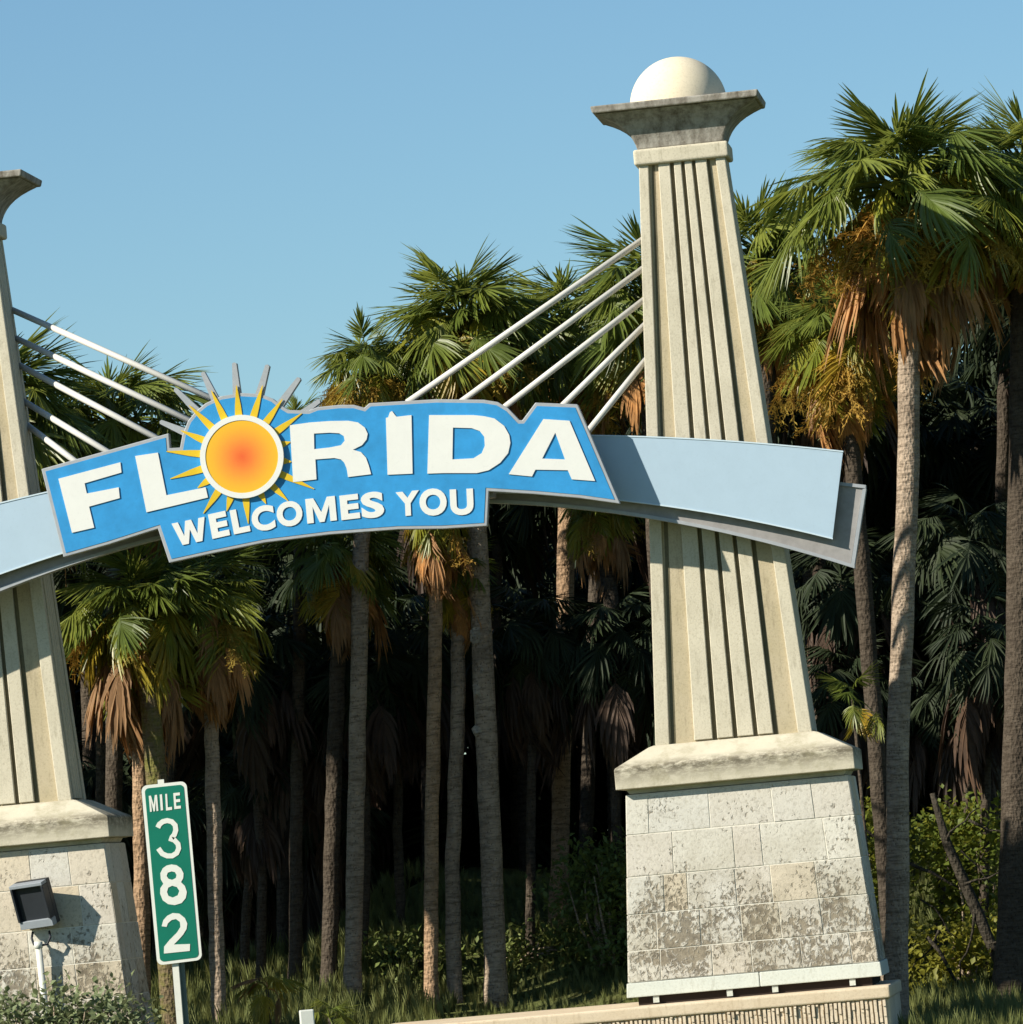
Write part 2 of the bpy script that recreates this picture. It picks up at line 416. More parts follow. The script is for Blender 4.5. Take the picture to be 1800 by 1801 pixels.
def tower(loc, label, seed):
    rr = random.Random(seed)
    T = empty('stone_tower', loc, 0, label, 'tower', 'stone towers carrying the sign'); T.scale = (.993, .80, 1)
    # --- base block of coquina ashlar
    c = MB(); i_ = 0.005
    c.hexa([(-1.102 + i_, -.70 + i_, 0.13), (1.102 - i_, -.70 + i_, 0.13), (1.102 - i_, .70 - i_, 0.13), (-1.102 + i_, .70 - i_, 0.13)],
           [(-.985 + i_, -.62 + i_, 1.76), (.985 - i_, -.62 + i_, 1.76), (.985 - i_, .62 - i_, 1.76), (-.985 + i_, .62 - i_, 1.76)])
    core = c.build('base_block', M_mortar, T)
    for side, (su) in (('front', 1), ('right', .62), ('left', .62), ('back', 1)):
        f = frustum_face(side, 1.102 - i_, .70 - i_, .13, .985 - i_, .62 - i_, 1.76)
        for us, v0, v1 in ROWS:
            if side in ('right', 'left'): us = [0, .3 + rr.uniform(-.06, .06), .66 + rr.uniform(-.06, .06), 1]
            for a, b in zip(us[:-1], us[1:]):
                jw = 0.0016 if side in ('front', 'back') else 0.005
                o1 = i_ + rr.uniform(-0.002, 0.004)
                mb = MB(); plate(mb, f, a + jw * (a > 0), b - jw * (b < 1), v0 + .0025, v1 - .0025, 0.0, o1, None, None, 0.003)
                mb.build('stone', M_coq, core)
    # --- pale bottom trim in two pieces, standing on small spacers over a gap whose shadow is put into the footing colour
    for x0, x1 in ((-1.125, 0.05), (0.056, 1.125)):
        mb = MB(); mb.hexa([(x0, -.735, 0.0), (x1, -.735, 0.0), (x1, .735, 0.0), (x0, .735, 0.0)], [(x0 * .992, -.715, 0.125), (x1 * .992, -.715, 0.125), (x1 * .992, .715, 0.125), (x0 * .992, .715, .125)])
        bevel(mb.build('bottom_trim', M_trim, T), 0.008)
    mb = MB(); mb.box((-1.03, -.66, -.075), (1.03, .66, -.003)); mb.build('recessed_footing', M_gapShade, T)
    for x in (-.87, -.22, .18, .86):
        mb = MB(); mb.box((x - .026, -.71, -.06), (x + .026, -.665, -.004)); mb.build('spacer', M_trim, T)
    # --- sloping ledge
    mb = MB()
    def rect(w_, d_, z_): return [(-w_, -d_, z_), (w_, -d_, z_), (w_, d_, z_), (-w_, d_, z_)]
    lv = [rect(.95, .585, 1.765), rect(.975, .60, 1.805), rect(1.055, .745, 1.812), rect(1.055, .745, 1.985), rect(1.045, .735, 2.0), rect(.75, .50, 2.16), rect(.71, .46, 2.172)]
    vs_ = [p for r_ in lv for p in r_]; fs = [(3, 2, 1, 0), tuple(4 * (len(lv) - 1) + k for k in range(4))]
    for k in range(len(lv) - 1):
        for e in range(4): fs.append((4 * k + e, 4 * k + (e + 1) % 4, 4 * k + 4 + (e + 1) % 4, 4 * k + 4 + e))
    mb.add(vs_, fs); bevel(mb.build('sloping_ledge', M_ledge, T), 0.006)
    # --- shaft
    W0, D0, Z0, W1, D1, Z1 = .695, .44, 2.165, .385, .28, 7.29
    q = 0.045
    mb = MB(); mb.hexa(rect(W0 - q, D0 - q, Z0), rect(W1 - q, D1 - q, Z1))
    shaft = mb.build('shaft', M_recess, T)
    for side in ('front', 'right', 'left', 'back'):
        f = frustum_face(side, W0 - q, D0 - q, Z0, W1 - q, D1 - q, Z1)
        # u measured on the outer face -> inner face
        def cu(u, W): return ((2 * u - 1) * W / (W - q) + 1) / 2
        Wb, Wt = (W0, W1) if side in ('front', 'back') else (D0, D1)
        for (a, b), (A, B) in (((.25, .368), (.225, .36)), ((.397, .50), (.405, .49)), ((.527, .63), (.53, .615)), ((.657, .755), (.655, .785))):
            mb = MB(); plate(mb, f, cu(a, Wb), cu(b, Wb), .004, .999, 0.0, q - .002, cu(A, Wt), cu(B, Wt), .006)
            mb.build('rib', M_cast, shaft)
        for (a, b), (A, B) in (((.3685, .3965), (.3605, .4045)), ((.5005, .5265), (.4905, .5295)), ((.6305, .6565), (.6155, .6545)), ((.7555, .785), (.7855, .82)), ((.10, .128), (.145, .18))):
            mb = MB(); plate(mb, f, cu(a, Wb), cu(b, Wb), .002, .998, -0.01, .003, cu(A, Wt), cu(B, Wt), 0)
            mb.build('shadow_strip', M_grooveShade, shaft)  # dark strip added to deepen the shade beside each rib
    for sx in (-1, 1):                                     # the four corner strips
        for sy in (-1, 1):
            bw, tw = .125, .085
            mb = MB()
            def corner(W, D, z, t_):
                xs = (sx * W, sx * (W - t_)); ys = (sy * D, sy * (D - t_ * .9))
                p = [(xs[0], ys[0], z), (xs[1], ys[0], z), (xs[1], ys[1], z), (xs[0], ys[1], z)]
                return p if sx * sy < 0 else p[::-1]
            mb.hexa(corner(W0, D0, Z0 + .003, bw)[::-1], corner(W1, D1, Z1 - .002, tw)[::-1])
            bevel(mb.build('corner_strip', M_cast, shaft), 0.008)
    # --- collar, capital, slab, ball
    mb = MB(); mb.hexa(rect(.424, .325, 7.285), rect(.424, .325, 7.425)); bevel(mb.build('collar', M_cast, T), .022, 3)
    prof = [(.385, 7.42), (.395, 7.465), (.413, 7.51), (.438, 7.555), (.472, 7.60), (.516, 7.643), (.572, 7.684), (.64, 7.722), (.715, 7.757)]
    lv = [rect(w_, w_ * .79 - (w_ - .385) * .1, z_) for w_, z_ in prof]
    vs_ = [p for r_ in lv for p in r_]; fs = [(3, 2, 1, 0), tuple(4 * (len(lv) - 1) + k for k in range(4))]
    for k in range(len(lv) - 1):
        for e in range(4): fs.append((4 * k + e, 4 * k + (e + 1) % 4, 4 * k + 4 + (e + 1) % 4, 4 * k + 4 + e))
    mb = MB(); mb.add(vs_, fs); bevel(mb.build('flared_capital', M_capital, T), .015)
    mb = MB(); mb.hexa(rect(.735, .585, 7.76), rect(.750, .595, 7.822)); bevel(mb.build('top_slab', M_capital, T), .012)
    mb = MB()
    n1, n2 = 24, 40; rr_ = .432; zc = 7.81
    for i in range(n1 + 1):
        th = math.pi * .52 * i / n1
        for k in range(n2):
            ph = 2 * math.pi * k / n2; mb.v.append((rr_ * math.sin(th) * math.cos(ph), rr_ * math.sin(th) * math.sin(ph), zc + rr_ * math.cos(th)))
    for i in range(n1):
        for k in range(n2):
            mb.f.append((i * n2 + k, (i + 1) * n2 + k, (i + 1) * n2 + (k + 1) % n2, i * n2 + (k + 1) % n2))
    mb.build('ball', M_ball, T, True).scale = (1.007, 1.25, 1)
    return T


tower((0, 0, 0), 'cream fluted stone tower with a white ball on its flared top, right of the sign', 3)
tower((-6.64, 0.218, 0), 'cream fluted stone tower cut by the left edge of the photo, behind the floodlight', 8)

# ------------------------------------------------------------------ low wall under the right tower
LW = empty('low_wall', (0, 0, -0.62), 0, 'low wall of split fluted blocks with a smooth coping under the right tower', 'wall')
wl, wr = P(640, 1798, -0.9).x, P(1566, 1740, -0.9).x
mb = MB(); mb.box((wl, -.88, 0.0), (wr - .02, .90, .43)); mb.build('wall_body', M_flute, LW)
mb = MB(); mb.box((wl - .01, -.925, .433), (wr, .93, .545)); bevel(mb.build('coping', M_coping, LW), .02, 3)
mb = MB(); rf = random.Random(5); x = wl + .01
while x < wr - .04:
    pw = .022 + rf.uniform(-.003, .003); o_ = .035 + rf.uniform(-.01, .006)
    z = 0.0
    while z < .43:                                       # each fin is broken into split pieces
        h = min(rf.uniform(.03, .12), .43 - z); oo = o_ + rf.uniform(-.012, .008); j = rf.uniform(-.003, .003)
        mb.hexa([(x + j, -.88 - oo, z), (x + pw + j, -.88 - oo, z), (x + pw + .003, -.879, z), (x - .003, -.879, z)],
                [(x + j, -.88 - oo + .004, z + h), (x + pw + j, -.88 - oo + .004, z + h), (x + pw + .003, -.879, z + h), (x - .003, -.879, z + h)])
        z += h + 0.001
    x += .0385
tag(mb.build('fluted_facing', M_flute, LW), kind='stuff')

# ------------------------------------------------------------------ the welcome sign
SG = empty('welcome_sign', (-3.28, -0.6, 3.3), 0, 'curved blue and white FLORIDA WELCOMES YOU sign arching between the two towers', 'sign')
SGL = Vector((-3.28, -0.6, 3.3))


def poly_prism(polys, Y0, Y1, mb, back=True):
    """photo outlines (first outer, then holes), standing at depth Y0 and extruded back to Y1"""
    def world(p): v = P(p[0], p[1], Y0); return Vector((v.x, Y0, v.z))
    loops = [[world(p) for p in pl] for pl in polys]
    prism_world(loops, Y0, Y1, mb)


def prism_world(loops, Y0, Y1, mb, off=SGL):
    flat = [Vector((v.x, v.z, 0)) for l in loops for v in l]
    tris = tessellate_polygon([[Vector((v.x, v.z, 0)) for v in l] for l in loops])
    n = len(flat)
    vf = [(v.x - off.x, Y0 - off.y, v.y - off.z) for v in flat]; vb = [(v.x - off.x, Y1 - off.y, v.y - off.z) for v in flat]
    fs = []
    for t in tris:
        a, b, c = [flat[k] for k in t]
        ar = (b.x - a.x) * (c.y - a.y) - (b.y - a.y) * (c.x - a.x)
        t = tuple(t) if ar > 0 else tuple(t)[::-1]
        fs.append(t); fs.append(tuple(k + n for k in t[::-1]))
    s_ = 0
    for l in loops:
        m_ = len(l)
        A = sum(l[i].x * l[(i + 1) % m_].z - l[(i + 1) % m_].x * l[i].z for i in range(m_))
        outer = (l is loops[0])
        for i in range(m_):
            a = s_ + i; b = s_ + (i + 1) % m_
            q_ = (a, a + n, b + n, b)
            if (A > 0) != outer: q_ = q_[::-1]
            fs.append(q_)
        s_ += m_
    mb.add(vf + vb, fs)


def inset(poly, d):
    A = sum(poly[i][0] * poly[(i + 1) % len(poly)][1] - poly[(i + 1) % len(poly)][0] * poly[i][1] for i in range(len(poly)))
    sg = 1 if A > 0 else -1; out = []
    for i in range(len(poly)):
        p0, p1, p2 = Vector(poly[i - 1]), Vector(poly[i]), Vector(poly[(i + 1) % len(poly)])
        a = (p1 - p0).normalized(); b = (p2 - p1).normalized()
        n1 = Vector((-a.y, a.x)) * sg; n2 = Vector((-b.y, b.x)) * sg
        m_ = (n1 + n2); m_ = m_ / max(0.35, m_.length_squared) * 2 * 0.5
        out.append(tuple(p1 + m_ * d * (1.0 if m_.length < 2.2 else 2.2 / m_.length)))
    return out


MIDX = -3.286


def arcfit(pts, Y):
    X = [P(a, b, Y) for a, b in pts]
    A = np.array([[1, (v.x - MIDX) ** 2] for v in X]); z = np.array([v.z for v in X])
    s_ = np.linalg.lstsq(A, z, rcond=None)[0]
    return lambda x: s_[0] + s_[1] * (x - MIDX) ** 2


YB, YT = -0.62, -0.55      # band front, tray front
bt = arcfit([(0, 890), (83, 868), (1045, 762), (1270, 772), (1350, 779), (1483, 795)], YB)
bb = arcfit([(0, 1022), (60, 995), (110, 975), (1180, 880), (1270, 893), (1380, 925), (1465, 953)], YB)
tb = arcfit([(0, 1045), (70, 1020), (120, 990), (960, 890), (1180, 912), (1270, 935), (1380, 965), (1503, 998)], YT)


def arc_strip(top, bot, xr_top, xr_bot, Y0, Y1, name, m_, n=48):
    L = MIDX - (xr_top - MIDX); Lb = MIDX - (xr_bot - MIDX)
    tp = [Vector((lerp(L, xr_top, k / n), 0, top(lerp(L, xr_top, k / n)))) for k in range(n + 1)]
    bp = [Vector((lerp(Lb, xr_bot, k / n), 0, bot(lerp(Lb, xr_bot, k / n)))) for k in range(n + 1)]
    mb = MB()
    o = SGL; v = []
    for Yv in (Y0, Y1):
        for q_ in (tp, bp): v += [(p.x - o.x, Yv - o.y, p.z - o.z) for p in q_]
    m1 = n + 1; fs = []
    for k in range(n):
        ft, fb, kt, kb = k, m1 + k, 2 * m1 + k, 3 * m1 + k
        fs += [(fb, fb + 1, ft + 1, ft), (kt, kt + 1, kb + 1, kb), (ft, ft + 1, kt + 1, kt), (kb, kb + 1, fb + 1, fb)]
    fs += [(0, 2 * m1, 3 * m1, m1), (n, m1 + n, 3 * m1 + n, 2 * m1 + n)]
    mb.add(v, fs); return mb.build(name, m_, SG)


xr1, xr2 = P(1483, 795, YB).x, P(1465, 953, YB).x
arc_strip(bt, bb, xr1, xr2, YB, YB + .035, 'pale_blue_band', M_band)
arc_strip(lambda x: bt(x) + .006, lambda x: bt(x) - .006, xr1 + .003, xr1 + .003, YB - .006, YB + .04, 'band_edge', M_band2)
arc_strip(lambda x: bb(x) + .006, lambda x: bb(x) - .006, xr2 + .003, xr2 + .003, YB - .006, YB + .04, 'band_edge', M_band2)
xt1, xt2 = P(1523, 853, YT).x, P(1503, 998, YT).x
ttop = lambda x: bt(x) - (bt(xt1) - P(1523, 853, YT).z)
arc_strip(lambda x: ttop(x) - .03, lambda x: tb(x) + .03, xt1 - .03, xt2 - .03, YT + .02, -0.41, 'arch_beam', M_beam)
# raised lip of the beam
arc_strip(ttop, lambda x: ttop(x) - .03, xt1, xt1 - .004, YT, -0.405, 'beam_lip', M_border)
arc_strip(lambda x: tb(x) + .03, tb, xt2 + .004, xt2, YT, -0.405, 'beam_lip', M_border)
for sgn in (1, -1):
    mb = MB(); v = []
    for Yv in (YT + .001, -0.406):
        for (xx, zz) in ((xt1 - .03, ttop(xt1) - .0305), (xt1, ttop(xt1) - .0305), (xt2 + .003, tb(xt2) + .0305), (xt2 - .03, tb(xt2) + .0305)):
            X = MIDX + sgn * (xx - MIDX); v.append((X - SGL.x, Yv - SGL.y, zz - SGL.z))
    fs = [(0, 3, 2, 1), (4, 5, 6, 7), (0, 1, 5, 4), (1, 2, 6, 5), (2, 3, 7, 6), (3, 0, 4, 7)]
    mb.add(v, fs if sgn > 0 else [f_[::-1] for f_ in fs]); mb.build('beam_lip', M_border, SG)
# brackets to the towers and to the name board
for xx in (-6.57, 0.0):
    mb = MB(); mb.box((xx - .2 - SGL.x, -.41 - SGL.y, bb(xx) + .15 - SGL.z), (xx + .2 - SGL.x, -.30 - SGL.y, bb(xx) + .45 - SGL.z)); mb.build('bracket', M_beam, SG)

YP = -0.92                 # name board front
outer = [(73, 825), (297, 762), (299, 788), (317, 787), (321, 765), (331, 740), (345, 723), (362, 709), (388, 697), (425, 691), (460, 693), (480, 701), (495, 713), (508, 721),
         (543, 722), (558, 716), (597, 712), (623, 712), (641, 717), (650, 709), (768, 702), (851, 703), (876, 707), (894, 718), (914, 739), (919, 739), (942, 708), (1016, 711),
         (1091, 886), (1020, 876), (940, 869), (860, 864), (857, 925), (780, 930), (700, 931), (580, 940), (467, 954), (370, 974), (298, 990), (278, 930), (190, 958), (112, 980)]
mb = MB(); poly_prism([outer], YP, YP + .09, mb); bevel(mb.build('name_board', M_border, SG), .006)
blue = inset(outer, 12.0)
mb = MB(); poly_prism([blue], YP - .004, YP - .0005, mb); mb.build('blue_face', M_blue, SG)
for xx in (-5.3, -4.6, -3.0, -1.9):
    mb = MB(); mb.box((xx - .04 - SGL.x, YP + .091 - SGL.y, 4.45 - SGL.z), (xx + .04 - SGL.x, YB - .008 - SGL.y, 4.53 - SGL.z)); mb.build('standoff', M_beam, SG)

LET = {
 'F': [[(103, 842), (212, 813), (214, 831), (149, 850), (153, 868), (209, 857), (211, 876), (157, 891), (166, 928), (127, 937)]],
 'L': [[(238, 802), (278, 796), (293, 871), (362, 857), (366, 875), (258, 901)]],
 'R': [[(510, 748), (545, 743), (580, 740.5), (613, 740), (630, 743), (642, 752), (647, 763), (645, 773), (637, 783), (621, 791), (635, 795), (644, 805), (649, 819), (653, 834), (612.5, 839), (610, 824), (606, 814), (600, 808), (588, 805.5), (555, 808), (557, 843), (516, 848)],
       [(552.5, 762.5), (580, 761), (597, 762), (605, 767), (606.5, 775), (600, 783), (580, 787), (553, 790)]],
 'I': [[(679, 735), (683, 734), (686, 725), (690, 723), (695, 730), (698, 733), (724, 730), (726, 833), (682, 835)]],
 'D': [[(755, 730), (833, 730), (852, 732), (870, 736), (887, 749), (896, 765), (898, 779), (894, 797), (880, 814), (860, 827), (839, 832), (780, 832), (752, 833)],
       [(797, 752), (830, 753), (844, 758), (852, 768), (853, 784), (847.5, 797), (833, 806), (796, 808)]],
 'A': [[(956, 737), (1002, 740), (1047, 846), (1006, 843), (999, 827), (942, 826), (936, 838), (895, 834)], [(977, 761), (994, 808), (954, 806.5)]],
}
for ch, pl in LET.items():
    mb = MB(); poly_prism(pl, YP - .014, YP - .005, mb); mb.build('letter', M_white, SG)

# sunburst
SC = (425.5, 803.0)
def ringpts(r, n=64): return [(SC[0] + r * math.cos(2 * math.pi * k / n), SC[1] + r * math.sin(2 * math.pi * k / n)) for k in range(n)]
mb = MB(); poly_prism([ringpts(73.5), ringpts(64)], YP - .042, YP - .006, mb); mb.build('sun_ring', M_white, SG)
c = P(*SC, YP - .06); mb = MB(); mb.v = []
pts = [P(a, b, YP - .036) for a, b in ringpts(64.3)]
loops = [[Vector((v.x, 0, v.z)) for v in pts]]
prism_world(loops, -.001, .02, mb, off=Vector((c.x, 0, c.z)))
o = mb.build('sun_disc', M_sun, SG); o.location = (c.x - SGL.x, YP - .036 - SGL.y, c.z - SGL.z)


def ray(tip, half, Y0, Y1, name, m_, r0=70):
    d = Vector((tip[0] - SC[0], tip[1] - SC[1])); L = d.length; d /= L; q_ = Vector((-d.y, d.x))
    b = Vector(SC) + d * r0; m2 = Vector(SC) + d * lerp(r0, L, .35)
    pl = [b + q_ * half, m2 + q_ * half * .8, Vector(tip) + q_ * .6, Vector(tip) - q_ * .6, m2 - q_ * half * .8, b - q_ * half]
    mb = MB(); poly_prism([[tuple(p) for p in pl]], Y0, Y1, mb); mb.build(name, m_, SG)


def stub(tip, half, r0, Y0, Y1):
    d = Vector((tip[0] - SC[0], tip[1] - SC[1])); L = d.length; d /= L; q_ = Vector((-d.y, d.x))
    b = Vector(SC) + d * r0; t_ = Vector(tip)
    pl = [b + q_ * half, t_ + q_ * half * .5 - d * 2, t_, t_ - q_ * half * .5 - d * 2, b - q_ * half]
    mb = MB(); poly_prism([[tuple(p) for p in pl]], Y0, Y1, mb); mb.build('ray_backing', M_border, SG)


ytips = [(372, 687), (416, 678), (462, 678), (497, 702), (531, 727), (333, 713), (318, 757), (293, 794), (300, 842), (348, 858), (358, 903), (399, 899), (437, 921), (468, 886), (507, 881), (553, 860), (513, 812), (511, 777)]
for tpt in ytips: ray(tpt, 6.6, YP - .0115, YP - .005, 'ray', M_yellow)
for tpt in [(356, 654), (412, 637), (471, 641), (527, 664), (563, 704), (307, 683), (281, 741)]:
    stub(tpt, 7.5, 100, YP + .004, YP + .085)
mb = MB()

# small words: each letter mapped from the built-in font into its own slanted box on the board
UNIT = {'M': [(0, 0), (0, 1), (.27, 1), (.5, .40), (.73, 1), (1, 1), (1, 0), (.78, 0), (.78, .66), (.58, 0), (.42, 0), (.22, .66), (.22, 0)],
        'W': [(0, 1), (.19, 1), (.30, .36), (.41, 1), (.59, 1), (.70, .36), (.81, 1), (1, 1), (.80, 0), (.61, 0), (.5, .60), (.39, 0), (.20, 0)]}


def glyph(ch, BL, BR, TL, Y0, Y1, parent, m_, name, P_=P, off=SGL, bold=0.045):
    if ch in UNIT:
        a, b, c_ = Vector(BL), Vector(BR), Vector(TL); pts = [a + (b - a) * u + (c_ - a) * t_ for u, t_ in UNIT[ch]]
        loop = [Vector((P_(p.x, p.y, Y0).x, 0, P_(p.x, p.y, Y0).z)) for p in pts]
        mb = MB(); prism_world([loop], Y0, Y1, mb, off=off); return mb.build(name, m_, parent)
    cu = bpy.data.curves.new('glyph', 'FONT'); cu.body = ch; cu.offset = bold; cu.extrude = 0.5; cu.resolution_u = 5
    ob = bpy.data.objects.new('glyph', cu); COL.objects.link(ob)
    dg = bpy.context.evaluated_depsgraph_get(); me = bpy.data.meshes.new_from_object(ob.evaluated_get(dg))
    bpy.data.objects.remove(ob)
    xs = [v.co.x for v in me.vertices]; ys = [v.co.y for v in me.vertices]
    x0, x1, y0, y1 = min(xs), max(xs), min(ys), max(ys)
    BLv, BRv, TLv = Vector(BL), Vector(BR), Vector(TL)
    if x1 - x0 < .2: x0 -= 0.0
    for v in me.vertices:
        u = (v.co.x - x0) / (x1 - x0); t_ = (v.co.y - y0) / (y1 - y0)
        p = BLv + (BRv - BLv) * u + (TLv - BLv) * t_
        Yv = Y0 if v.co.z > 0 else Y1
        wv = P_(p.x, p.y, Y0)
        v.co = (wv.x - off.x, Yv - off.y, wv.z - off.z)
    me.materials.append(m_); me.name = name
    return link(name, me, parent)


WORDS = [('W', (310, 961), (368, 949), (302, 921)), ('E', (374, 948), (405, 941), (366, 905)), ('L', (412, 940), (441, 934), (404, 898)), ('C', (446, 937), (486, 930), (440, 893)),
         ('O', (490, 929), (535, 922), (484, 885)), ('M', (541, 921), (593, 915), (537, 878)), ('E', (601, 915), (634, 911), (597, 872)), ('S', (637, 913), (677, 909), (634, 867)),
         ('Y', (698, 909), (739, 905), (696, 866)), ('O', (739, 908), (787, 906), (737, 860)), ('U', (793, 907), (834, 905), (791, 861))]
for ch, a, b, c_ in WORDS:
    glyph(ch, a, b, c_, YP - .013, YP - .005, SG, M_white, 'small_letter')

# tension rods from the beam to the towers
def rod(a, b, Ya, Yb, r=.028):
    mb = MB(); mb.tube([P(*a, Ya) - SGL, P(*b, Yb) - SGL], r, 12); mb.build('rod', M_rod, SG, True)


for a, b in (((716, 708), (1131, 421)), ((808, 709), (1133, 471)), ((888, 716), (1136, 525)), ((985, 718), (1138, 568)), ((1036, 757), (1140, 628))):
    rod(a, b, -.44, -0.02)
for a, b in (((15, 542), (380, 704)), ((20, 591), (345, 745)), ((28, 639), (290, 778)), ((36, 702), (200, 801)), ((44, 745), (135, 813))):
    rod(b, a, -.34, 0.44)

# ------------------------------------------------------------------ mile marker
YM = -12.0
ML = P(318, 1801, YM); ML.z = gz(ML.x, YM)
MM = empty('mile_marker', ML, 0, 'green MILE 382 highway marker on a white post in the grass', 'road sign')
TL_, TR_, BR_, BL_ = Vector((248.5, 1382)), Vector((328, 1373.5)), Vector((356, 1688)), Vector((277, 1698))


def mp(u, v): return (TL_ * (1 - u) + TR_ * u) * (1 - v) + (BL_ * (1 - u) + BR_ * u) * v


def rrect(e, r):
    pts = []
    for (cx_, cy_, a0) in ((1 - e - r, e * .25 + r * .25, -90), (1 - e - r, 1 - e * .25 - r * .25, 0), (e + r, 1 - e * .25 - r * .25, 90), (e + r, e * .25 + r * .25, 180)):
        for k in range(6):
            a = R(a0 + 90 * k / 5); pts.append(tuple(mp(cx_ + r * math.cos(a), cy_ + r * .25 * math.sin(a))))
    return pts


def mprism(polys, Y0, Y1, name, m_):
    loops = [[Vector((P(a, b, Y0).x, 0, P(a, b, Y0).z)) for a, b in pl] for pl in polys]
    mb = MB(); prism_world(loops, Y0, Y1, mb, off=ML); return mb.build(name, m_, MM)


mprism([rrect(0, .13)], YM - .004, YM, 'border_plate', M_signwhite)
mprism([rrect(.07, .09)], YM - .007, YM - .0045, 'green_panel', M_green)
YG = YM - .0105
def mg(ch, u0, u1, v0, v1, name, bold):
    a, b, c_ = mp(u0, v1), mp(u1, v1), mp(u0, v0); glyph(ch, a, b, c_, YG, YG + .003, MM, M_signwhite, name, P, ML, bold)


def zpt(x, y): return (240 + x / 5.146, 1360 + y / 5.146)


def strokeshape(path, wd, name, closed=False):
    """highway digit as a stroke of even width: photo outline either side of its centre line"""
    pts = [Vector(zpt(*p)) for p in path]; n = len(pts); Lf, Rt = [], []
    for i in range(n):
        a = pts[i - 1] if (i > 0 or closed) else pts[i]; b = pts[(i + 1) % n] if (i < n - 1 or closed) else pts[i]
        d = (b - a).normalized(); q_ = Vector((-d.y, d.x)) * wd / 2
        Lf.append(tuple(pts[i] + q_)); Rt.append(tuple(pts[i] - q_))
    if closed:
        A = lambda l: abs(sum(l[i][0] * l[(i + 1) % n][1] - l[(i + 1) % n][0] * l[i][1] for i in range(n)))
        o_, i_2 = (Lf, Rt) if A(Lf) > A(Rt) else (Rt, Lf); return mprism([o_, i_2], YG, YG + .003, name, M_signwhite)
    return mprism([Lf + Rt[::-1]], YG, YG + .003, name, M_signwhite)


strokeshape([(195, 492), (210, 462), (240, 438), (280, 428), (322, 438), (352, 470), (358, 515), (345, 555), (320, 585), (305, 592), (345, 605), (378, 640), (384, 680), (366, 722), (325, 748), (280, 748), (235, 728), (200, 680)], 9.0, 'digit')
# eight: one outline with two holes
def zl(l): return [zpt(*p) for p in l]
mprism([zl([(318, 825), (365, 832), (405, 860), (428, 905), (425, 950), (405, 985), (440, 1020), (458, 1075), (448, 1130), (410, 1175), (350, 1193), (290, 1185), (240, 1150), (216, 1090), (218, 1040), (245, 1000), (222, 960), (218, 905), (240, 860), (275, 835)]),
        zl([(320, 888), (350, 895), (365, 920), (358, 948), (325, 965), (292, 955), (275, 930), (285, 900)]), zl([(325, 1018), (368, 1030), (390, 1065), (375, 1105), (330, 1125), (292, 1110), (278, 1075), (290, 1035)])], YG, YG + .003, 'digit', M_signwhite)
mprism([zl([(230, 1385), (245, 1330), (280, 1290), (330, 1265), (390, 1270), (440, 1310), (462, 1360), (455, 1410), (425, 1460), (385, 1505), (340, 1550), (487, 1545), (485, 1608), (250, 1632), (252, 1570), (300, 1510), (370, 1440), (400, 1390), (395, 1345), (360, 1320), (320, 1328), (285, 1360), (275, 1390)])], YG, YG + .003, 'digit', M_signwhite)
for ch, a, b, c_ in (('M', zpt(125, 350), zpt(200, 340), zpt(113, 205)), ('I', zpt(222, 337), zpt(243, 334), zpt(212, 193)), ('L', zpt(270, 338), zpt(325, 330), zpt(262, 188)), ('E', zpt(345, 325), zpt(405, 318), zpt(335, 180))):
    glyph(ch, a, b, c_, YG, YG + .003, MM, M_signwhite, 'letter', P, ML, .02)
# U-channel post: white face with a dark grey flange
top, bot = P(284, 1371, YM + .03), P(318, 1801, YM + .03)
dv = (bot - top); bot = top + dv * ((ML.z - 0.2 - top.z) / dv.z)
def strip(x0, x1, y0, y1, name, m_):
    mb = MB(); a = top - ML; b = bot - ML
    q_ = lambda p: [(p.x + x0, y0 + p.y, p.z), (p.x + x1, y0 + p.y, p.z), (p.x + x1, y1 + p.y, p.z), (p.x + x0, y1 + p.y, p.z)]
    mb.hexa(q_(b), q_(a)); return mb.build(name, m_, MM)
strip(-.024, .020, -.012, -.006, 'post', M_postw)
top = P(303, 1620, YM + .03)
strip(.0205, .026, -.010, .03, 'post_flange', M_postg)
strip(.0265, .056, .024, .03, 'post_flange', M_postg)
for v in (.13, .9):
    p = mp(.5, v); q_ = P(p.x, p.y, YG - .001); mb = MB(); mb.tube([q_ - ML, q_ - ML + Vector((0, -.006, 0))], .008, 8)

# ------------------------------------------------------------------ floodlight
YF = -0.41
FL = P(88, 1801, YF); FL.z = gz(FL.x, YF) - .05
FLT = empty('floodlight', FL, 0, 'black box floodlight on a short white pole in front of the left tower base', 'floodlight')
def fp(px, py, dy=0.0): return P(px, py, YF + dy) - FL
mb = MB(); pole_top, pole_bot = fp(68, 1664), fp(83, 1801)
dd = pole_bot - pole_top; pole_bot = pole_top + dd * ((-0.05 - pole_top.z) / dd.z)
mb.tube([pole_bot, pole_top], .030, 14); mb.build('pole', M_postw, FLT, True)
mb = MB(); mb.tube([fp(68.3, 1668), fp(67.6, 1656)], .038, 14); mb.build('pole_collar', M_signwhite, FLT, True)
mb = MB(); mb.tube([fp(58, 1640, .05), fp(56, 1650), fp(60, 1661), fp(70, 1664), fp(84, 1660), fp(89, 1648), fp(87, 1638, .05)], .011, 8); mb.build('yoke', M_black, FLT, True)
